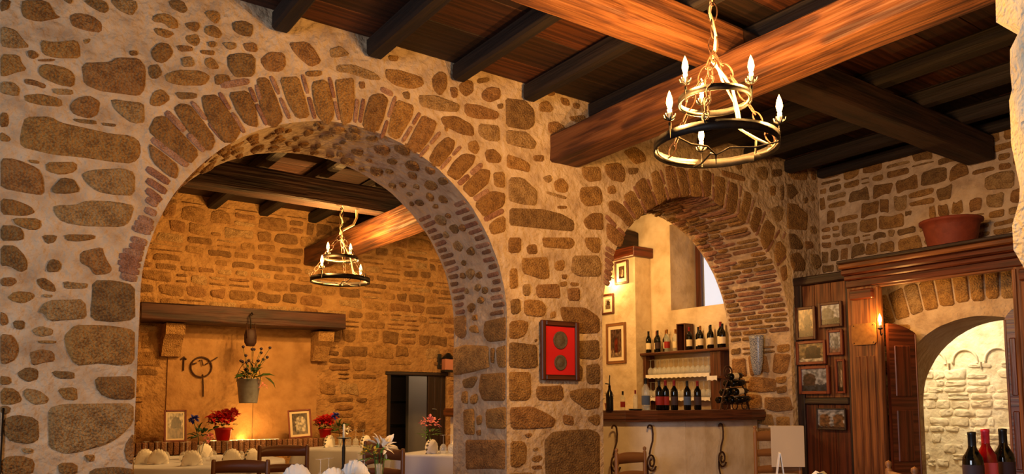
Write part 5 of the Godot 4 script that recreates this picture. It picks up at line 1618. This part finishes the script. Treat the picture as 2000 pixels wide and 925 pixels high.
# outlines in millimetres on the wall plane
const FRONT_STONES := [
	[113,3566,236,3604,278,3532,310,3519,199,3458,125,3463,110,3504],
	[12,3534,60,3549,56,3495,16,3464],
	[348,3545,386,3576,465,3581,520,3549,520,3486,443,3476,370,3482,352,3508],
	[411,3659,528,3695,555,3640,525,3606,449,3631],
	[548,3702,693,3747,706,3702,676,3636,598,3653],
	[312,3628,363,3644,351,3612],
	[20,3388,92,3386,131,3337,167,3302,97,3273,26,3268],
	[206,3358,279,3363,393,3411,414,3370,414,3300,296,3271,226,3273],
	[28,3227,117,3248,131,3202,163,3166,104,3136,58,3102,34,3099],
	[155,3279,182,3291,214,3262,182,3235,160,3244],
	[211,3208,260,3231,362,3227,396,3187,390,3120,322,3115,245,3134,211,3158],
	[415,3277,571,3325,603,3363,728,3391,769,3342,769,3199,738,3147,606,3136,525,3128,437,3150],
	[144,3112,190,3120,253,3105,248,3077,204,3086,149,3083],
	[35,3070,95,3082,130,3053,123,3002,39,3002],
	[279,3089,380,3109,392,3078,299,3056],
	[148,3020,231,3047,332,3041,344,2993,234,2977,154,2984],
	[366,2995,396,3056,466,3095,527,3071,524,2992,479,2951,400,2957],
	[580,3099,676,3105,763,3117,773,2991,710,2969,639,3009,596,3047],
	[44,2896,79,2901,89,2823,48,2810],
	[49,2790,104,2760,88,2735,52,2735],
	[152,2899,280,2928,326,2903,475,2896,603,2889,713,2902,763,2869,771,2783,727,2724,610,2714,463,2713,297,2701,142,2716,132,2766,142,2841],
	[57,2642,128,2651,239,2616,266,2555,273,2460,185,2460,65,2470],
	[268,2656,425,2685,430,2628,352,2592,277,2601],
	[306,2509,353,2584,417,2580,456,2514,383,2487,313,2481],
	[448,2616,492,2651,666,2693,736,2678,739,2532,618,2518,537,2524,476,2567],
	[68,2418,139,2417,213,2392,239,2359,191,2330,73,2324],
	[316,2415,424,2431,487,2470,633,2485,744,2478,720,2366,680,2333,481,2311,365,2318,318,2370],
	[126,2314,264,2330,267,2275,231,2253,146,2274],
	[75,2267,158,2275,190,2236,186,2192,80,2179],
	[382,2935,512,2951,520,2924,415,2917],
	[539,2944,621,2950,614,2932,547,2927],
	[796,3688,869,3715,929,3695,946,3641,895,3618,856,3648,791,3637],
	[792,3600,858,3612,925,3601,882,3553,816,3562],
	[975,3683,1058,3716,1070,3685,1045,3639,991,3654],
	[978,3600,1053,3635,1078,3594,1049,3544,994,3562],
	[873,3803,962,3831,995,3773,965,3739,889,3758],
	[1087,3793,1165,3825,1193,3790,1168,3726,1120,3751],
	[1090,3691,1160,3724,1209,3683,1187,3638,1100,3643],
	[1263,3776,1344,3809,1403,3791,1397,3710,1323,3697,1273,3718],
	[1117,3596,1164,3618,1168,3576,1126,3565],
	[928,3527,1026,3546,1034,3514,952,3487],
	[1072,3533,1166,3553,1159,3517,1081,3510],
	[1203,3620,1292,3645,1296,3603,1245,3577],
	[784,3446,832,3517,891,3525,922,3467,866,3386,808,3388],
	[1105,3486,1151,3509,1201,3443,1139,3420,1103,3448],
	[869,3321,941,3369,1092,3403,1148,3375,1111,3307,960,3270,882,3275],
	[780,3356,837,3379,861,3320,812,3266,779,3299],
	[1238,3544,1326,3585,1426,3594,1422,3443,1299,3404,1246,3459],
	[1163,3396,1250,3418,1276,3372,1174,3322],
	[1333,3648,1423,3682,1442,3616,1359,3602],
	[789,3131,815,3202,865,3230,918,3177,862,3115,804,3102],
	[932,3222,1067,3250,1065,3212,963,3180],
	[961,3453,1028,3479,1043,3416,973,3394],
	[425,3420,464,3439,453,3407,433,3395],
	[203,3241,290,3267,287,3251,210,3230],
	[667,3415,713,3431,718,3403,676,3388],
	[188,2656,243,2657,238,2638,195,2637],
	[81,2157,151,2165,208,2100,217,2036,183,2011,122,2048,87,2037],
	[269,2237,349,2247,338,2202,296,2185],
	[380,2254,541,2272,536,2244,446,2218,388,2220],
	[461,2164,577,2208,593,2149,636,2078,617,2045,545,2031,510,2080,464,2098],
	[301,2066,324,2109,375,2096,371,2037,309,2026],
	[90,1976,154,1987,171,1960,139,1929,92,1934],
	[256,1982,292,2000,343,1968,360,1919,308,1921,268,1947],
	[386,1987,456,1981,514,1983,509,1953,394,1939],
	[124,1871,164,1912,248,1909,259,1881,203,1839,149,1852],
	[271,1803,310,1871,505,1893,517,1779,415,1762,328,1749,302,1791],
	[535,2008,652,2018,759,1998,771,1784,649,1761,530,1769,532,1880],
	[400,1674,454,1742,570,1749,663,1747,773,1730,778,1526,700,1508,606,1521,465,1502,416,1595],
	[99,1792,129,1780,140,1724,103,1711],
	[157,1746,213,1750,212,1697,168,1700],
	[248,1702,293,1726,353,1708,350,1676,296,1662,259,1677],
	[105,1673,164,1669,196,1600,182,1530,137,1503,113,1507],
	[242,1574,299,1597,361,1585,369,1528,315,1519,261,1497],
	[278,1642,370,1646,371,1628,285,1627],
	[191,1460,237,1496,292,1483,292,1427,247,1408,205,1432],
	[347,1477,466,1473,468,1430,380,1432],
	[116,1444,163,1438,171,1397,119,1392],
	[563,1446,778,1457,787,1314,668,1314,587,1351],
	[120,1382,196,1376,228,1306,182,1286,124,1286],
	[227,1379,297,1370,354,1321,338,1290,277,1285,227,1327],
	[380,1378,482,1389,490,1307,423,1314],
	[344,1271,411,1295,785,1299,787,1180,717,1099,652,1057,499,1012,437,1007,355,1045],
	[140,1210,196,1237,305,1215,316,1096,276,1066,181,1085,137,1141],
	[125,1282,171,1279,167,1237,127,1238],
	[531,1003,589,1004,584,965,559,962],
	[138,1005,231,1015,303,984,295,901,143,910],
	[408,966,501,962,505,890,417,895],
	[567,923,697,931,799,911,802,830,557,844],
	[733,1040,786,1127,796,934,756,950],
	[290,1903,340,1902,334,1886,297,1886],
	[229,1054,289,1047,287,1020,242,1024],
	[1444,3563,1510,3643,1613,3662,1633,3586,1600,3520,1497,3498],
	[1638,3741,1771,3788,1837,3732,1881,3660,1803,3603,1720,3645,1665,3694],
	[1929,3775,2014,3821,2092,3772,1996,3728,1940,3713],
	[1975,3672,2113,3711,2293,3690,2344,3645,2233,3624,2075,3635,1980,3620],
	[2353,3739,2478,3763,2671,3756,2694,3691,2586,3635,2438,3629,2364,3670],
	[2748,3775,2826,3846,2883,3830,2891,3729,2828,3637,2761,3677],
	[2988,3773,3058,3836,3129,3833,3130,3745,3059,3686,3000,3714],
	[2630,3606,2783,3642,3007,3617,3001,3553,2829,3521,2652,3522],
	[3040,3636,3178,3656,3387,3635,3362,3570,3155,3531,3041,3537],
	[3202,3762,3275,3833,3387,3838,3387,3752,3275,3690,3202,3709],
	[2819,3478,2966,3521,3131,3474,3143,3383,3014,3377,2853,3415],
	[3174,3504,3375,3525,3387,3390,3252,3373,3170,3409],
	[3073,3327,3155,3365,3192,3299,3156,3240,3085,3258],
	[3228,3295,3326,3325,3400,3276,3388,3214,3253,3196],
	[3153,3860,3275,3907,3280,3866,3165,3821],
	[2501,3595,2565,3620,2566,3551,2519,3550],
	[3349,3695,3412,3722,3412,3672,3362,3661],
	[1758,3568,1882,3605,1878,3561,1768,3530],
	[2382,3850,2476,3865,2456,3820,2393,3808],
	[2907,3733,2976,3750,2988,3670,2931,3646],
	[3314,3129,3425,3157,3430,3017,3326,3010],
	[2864,3417,2898,3414,2894,3373,2871,3374],
	[2154,3593,2204,3605,2205,3553,2165,3538],
	[3430,3773,3631,3798,3731,3733,3736,3602,3657,3541,3438,3528],
	[3777,3810,3873,3854,3941,3791,3899,3748,3777,3732],
	[3998,3911,4097,3918,4119,3854,4025,3844],
	[4139,3893,4226,3902,4217,3847,4148,3849],
	[4095,3758,4269,3812,4304,3768,4239,3731,4124,3725],
	[3866,3652,3954,3693,4066,3660,4071,3593,3953,3547,3871,3575],
	[3438,3507,3657,3530,3757,3452,3722,3391,3578,3384,3438,3389],
	[3445,3305,3604,3292,3682,3263,3677,3186,3578,3191,3445,3188],
	[3709,3344,3829,3367,3829,3308,3722,3292],
	[3809,3177,3896,3209,3918,3162,3855,3123],
	[3923,3152,4021,3213,4096,3147,4076,3077,3950,3068],
	[3463,3117,3604,3141,3761,3049,3755,2918,3603,2906,3463,2916],
	[3463,2864,3814,2905,4032,2892,4167,2844,4158,2754,3976,2741,3707,2728,3463,2717],
	[4235,3341,4457,3381,4471,3255,4321,3214,4249,3252],
	[4503,3412,4689,3465,4767,3400,4749,3278,4593,3276,4517,3321],
	[4219,3156,4440,3204,4484,3130,4474,3036,4289,2990,4209,3041],
	[4245,2866,4348,2949,4482,2968,4489,2808,4287,2793],
	[4729,3572,4884,3650,5014,3603,5029,3532,4880,3469],
	[4783,3427,4929,3453,4911,3390,4798,3365],
	[4531,3207,4623,3246,4647,3167,4545,3140],
	[3963,2953,4075,2970,4074,2941,3971,2926],
	[3859,3930,3956,3953,3942,3904,3873,3888],
	[3841,3062,4075,3048,4067,3020,3855,3037],
	[3463,2620,3590,2636,3590,2510,3463,2485],
	[3799,2662,4128,2703,4170,2653,4113,2595,3812,2578],
	[3641,2579,3746,2602,3759,2518,3654,2500],
	[3590,2468,3865,2508,3886,2327,3811,2303,3597,2342],
	[3932,2472,4042,2506,4042,2407,3932,2392],
	[4127,2548,4431,2582,4459,2494,4452,2391,4196,2367,4106,2403],
	[4257,2719,4448,2743,4446,2606,4372,2586,4285,2633],
	[4014,2372,4069,2377,4063,2333,4008,2332],
	[3986,2304,4069,2322,4068,2274,3994,2261],
	[4097,2314,4195,2316,4189,2285,4105,2278],
	[3602,2249,3685,2266,3684,2161,3607,2155],
	[3731,2260,3986,2293,4004,2165,3744,2149],
	[4068,2257,4209,2280,4208,2159,4076,2153],
	[3476,2372,3551,2380,3564,2214,3476,2196],
	[3611,2115,3652,2134,3796,2137,3848,2082,3837,2014,3774,1990,3615,2000],
	[3986,2100,4274,2112,4434,2035,4437,1894,4226,1875,4093,1894,3996,2008],
	[3472,1942,3591,1965,3671,1946,3641,1837,3551,1800,3468,1804],
	[3468,1764,3491,1781,3753,1768,3762,1579,3630,1563,3468,1572],
	[3468,1543,3681,1548,3690,1349,3650,1309,3468,1308],
	[3731,1431,4014,1443,4028,1317,3917,1309,3741,1317],
	[3472,1261,3690,1271,3833,1219,3948,1160,3916,1094,3689,1082,3482,1087],
	[4181,1821,4420,1841,4434,1684,4360,1660,4184,1667],
	[4179,1632,4234,1591,4222,1480,4167,1474],
	[4268,1618,4429,1640,4431,1457,4312,1447,4271,1472],
	[4078,1393,4221,1420,4430,1422,4423,1249,4264,1232,4176,1284,4089,1334],
	[4012,1204,4131,1183,4130,1102,4011,1117],
	[4275,1173,4411,1206,4426,1111,4375,1094,4286,1147],
	[3811,991,3895,1062,4086,1074,4307,1079,4425,1042,4423,547,3830,594],
	[3482,1000,3619,996,3649,931,3639,820,3550,777,3482,796],
	[3619,1044,3679,1059,3699,1034,3649,1014],
	[3699,929,3750,944,3760,914,3709,905],
	[3689,858,3780,881,3806,845,3749,815,3689,831],
	[3679,794,3790,797,3800,764,3709,761],
	[3879,2034,3943,2063,3953,2005,3889,1984],
	[3482,2121,3581,2137,3587,2014,3491,1992],
	[3472,749,3668,747,3749,719,3728,608,3482,624],
	[3722,1808,3753,1818,3749,1790,3724,1788],
	[7151,3461,7307,3477,7526,3387,7502,3196,7136,3165],
	[6858,3597,6971,3624,6957,3503,6858,3495],
	[6649,3764,6795,3806,6846,3744,6825,3662,6715,3636,6640,3678],
	[6535,3598,6619,3635,6669,3582,6648,3485,6566,3488],
	[7163,3679,7266,3688,7366,3607,7230,3505,7155,3526],
	[6859,3355,7023,3418,7095,3357,7052,3248,6950,3211,6880,3279],
	[7159,3128,7288,3137,7425,3017,7383,2967,7176,2956],
	[7172,2892,7329,2942,7455,2843,7436,2737,7239,2710,7179,2783],
	[7442,3075,7603,3087,7612,3015,7463,2976],
	[7541,2950,7703,2951,7779,2845,7638,2765,7547,2821],
	[7198,3863,7490,3931,7568,3887,7535,3774,7269,3737,7181,3787],
	[7609,3895,7707,3920,7705,3803,7617,3796],
	[6892,3784,7094,3828,7077,3745,6913,3701],
	[7035,3650,7115,3647,7097,3485,7025,3458],
	[7559,3261,7681,3269,7690,3180,7554,3170],
	[7456,3556,7524,3583,7520,3517,7465,3492],
	[6073,3639,6250,3640,6455,3630,6453,3576,6248,3572,6093,3583],
	[7579,3608,7661,3621,7657,3554,7581,3543],
	[6311,3742,6403,3766,6412,3699,6320,3680]]
const VOUSSOIRS := [
	[789,2946,821,3041,878,3070,1001,2957,1103,2862,1045,2777,976,2821,886,2869],
	[792,2875,887,2821,978,2757,967,2673,922,2682,817,2760],
	[928,3122,964,3163,1024,3169,1120,3065,1193,2971,1172,2891,1126,2883,1030,2980,952,3078],
	[1090,3243,1183,3273,1291,3144,1351,3063,1305,2968,1233,2954,1151,3055,1101,3161],
	[1254,3298,1375,3345,1436,3237,1457,3102,1374,3102,1306,3190],
	[1430,3446,1506,3468,1579,3322,1626,3191,1567,3125,1507,3130,1452,3276],
	[1580,3483,1714,3526,1772,3367,1803,3247,1713,3213,1640,3319],
	[1805,3506,1915,3558,1965,3412,1978,3285,1932,3220,1857,3259,1817,3396],
	[1971,3562,2115,3617,2128,3450,2106,3276,2035,3242,2000,3401],
	[2245,3515,2336,3556,2394,3521,2359,3368,2310,3243,2184,3255,2208,3392],
	[2460,3537,2609,3522,2589,3418,2475,3218,2382,3238,2410,3399],
	[2675,3467,2808,3436,2764,3316,2646,3144,2539,3192,2611,3344],
	[2888,3341,2968,3317,2946,3231,2811,3065,2723,3119,2787,3241],
	[3038,3238,3156,3240,3133,3164,2982,2994,2879,3037,2946,3150],
	[3204,3145,3297,3141,3277,3033,3111,2883,3017,2950,3110,3057],
	[3314,2983,3438,2976,3426,2869,3230,2747,3134,2836,3205,2918],
	[3351,2764,3438,2797,3438,2661,3303,2613,3266,2690],
	[4539,3073,4600,3104,4721,3074,4871,2942,4797,2866,4684,2956,4555,2997],
	[4723,3160,4840,3239,4920,3137,5000,3041,4898,2953,4810,3040],
	[4868,3291,4989,3386,5089,3245,5152,3125,5029,3059,4939,3167],
	[5084,3436,5170,3482,5234,3365,5288,3207,5180,3136,5108,3289],
	[5267,3531,5365,3556,5440,3414,5466,3263,5337,3222,5292,3375],
	[5414,3551,5545,3560,5601,3398,5608,3292,5496,3267,5460,3417],
	[5585,3567,5740,3587,5758,3482,5783,3312,5638,3297,5612,3428],
	[5803,3599,5930,3592,5926,3451,5907,3331,5815,3317,5789,3472],
	[5983,3564,6136,3568,6135,3426,6092,3257,5963,3296,5974,3430],
	[6213,3544,6325,3532,6332,3413,6278,3210,6135,3233,6174,3388],
	[6449,3492,6553,3463,6523,3321,6435,3141,6322,3186,6397,3347],
	[6595,3346,6712,3325,6709,3240,6605,3042,6504,3135,6567,3251],
	[6793,3236,6931,3161,6879,3015,6752,2892,6663,3034,6716,3148],
	[6939,2991,7003,3030,7112,2949,7095,2868,6940,2758,6896,2862],
	[4519,2881,4570,2882,4743,2786,4697,2682,4628,2687,4517,2752],
	[6988,2732,7103,2775,7107,2619,7030,2580]]
const JOINT_BRICKS := [
	[812,2903,1031,2766],
	[885,3088,1126,2883],
	[1031,3187,1232,2979],
	[1198,3285,1368,3049],
	[791,2715,926,2642],
	[796,2644,911,2580],
	[796,2584,884,2523],
	[798,2526,864,2493],
	[793,2462,859,2437],
	[760,2407,846,2380],
	[741,2373,848,2348],
	[728,2340,834,2323],
	[1391,3366,1435,3272],
	[1205,3329,1390,3409],
	[723,2272,815,2252],
	[718,2232,802,2219],
	[685,2195,797,2184],
	[666,2162,791,2152],
	[661,2123,785,2113],
	[669,2086,780,2073],
	[678,2044,768,2029],
	[1436,3263,1510,3131],
	[1526,3478,1661,3207],
	[1741,3542,1839,3246],
	[1934,3572,2016,3275],
	[2147,3464,2131,3281],
	[2196,3475,2170,3289],
	[2449,3554,2341,3211],
	[2653,3472,2507,3215],
	[2831,3360,2657,3136],
	[3014,3285,2834,3069],
	[3216,3179,2993,2976],
	[3278,2977,3134,2877],
	[3421,2837,3230,2727],
	[2325,3582,2428,3558],
	[1432,3393,1469,3279],
	[4512,2945,4743,2793],
	[4731,3109,4880,2970],
	[4859,3269,5019,3044],
	[5035,3366,5161,3133],
	[5208,3486,5317,3212],
	[5384,3545,5476,3264],
	[5564,3549,5618,3301],
	[5764,3476,5815,3317],
	[5952,3581,5953,3309],
	[6202,3549,6124,3247],
	[6382,3527,6324,3216],
	[6586,3406,6469,3146],
	[6772,3311,6616,3036],
	[7009,3140,6776,2879],
	[7108,2877,6940,2750],
	[7109,3130,7054,3052],
	[4507,2660,4618,2621],
	[4498,2608,4608,2562],
	[4497,2556,4599,2509],
	[4497,2505,4590,2469],
	[4491,2453,4580,2423],
	[4487,2402,4571,2384],
	[4483,2357,4553,2337]]
const JAMB_STONES := [
	[-830,2057,-616,2050,-607,1862,-707,1843,-811,1903],
	[-327,1969,-8,1982,-8,1788,-259,1788,-336,1852],
	[-827,1779,-640,1795,-259,1763,-243,1580,-539,1548,-823,1530],
	[-155,1740,-8,1756,-8,1571,-125,1576],
	[-380,1535,-19,1537,-13,1308,-348,1309,-411,1418],
	[-302,1243,-7,1269,-7,1087,-286,1087],
	[-650,1240,-488,1250,-470,1024,-632,1026],
	[-615,984,-18,1008,-18,773,-254,764,-612,730],
	[-670,1491,-490,1521,-411,1510,-506,1419,-652,1421],
	[-537,1352,-426,1376,-416,1301,-520,1275],
	[-675,1387,-586,1403,-575,1284,-674,1292],
	[-511,2036,-431,2038,-431,1986,-510,1988],
	[-559,1945,-446,1953,-398,1873,-542,1892],
	[-229,1744,-175,1741,-184,1611,-222,1620],
	[-440,1183,-363,1201,-362,1118,-433,1108],
	[-439,1066,-377,1076,-377,1027,-433,1025],
	[-595,689,-23,733,-23,608,-594,563]]
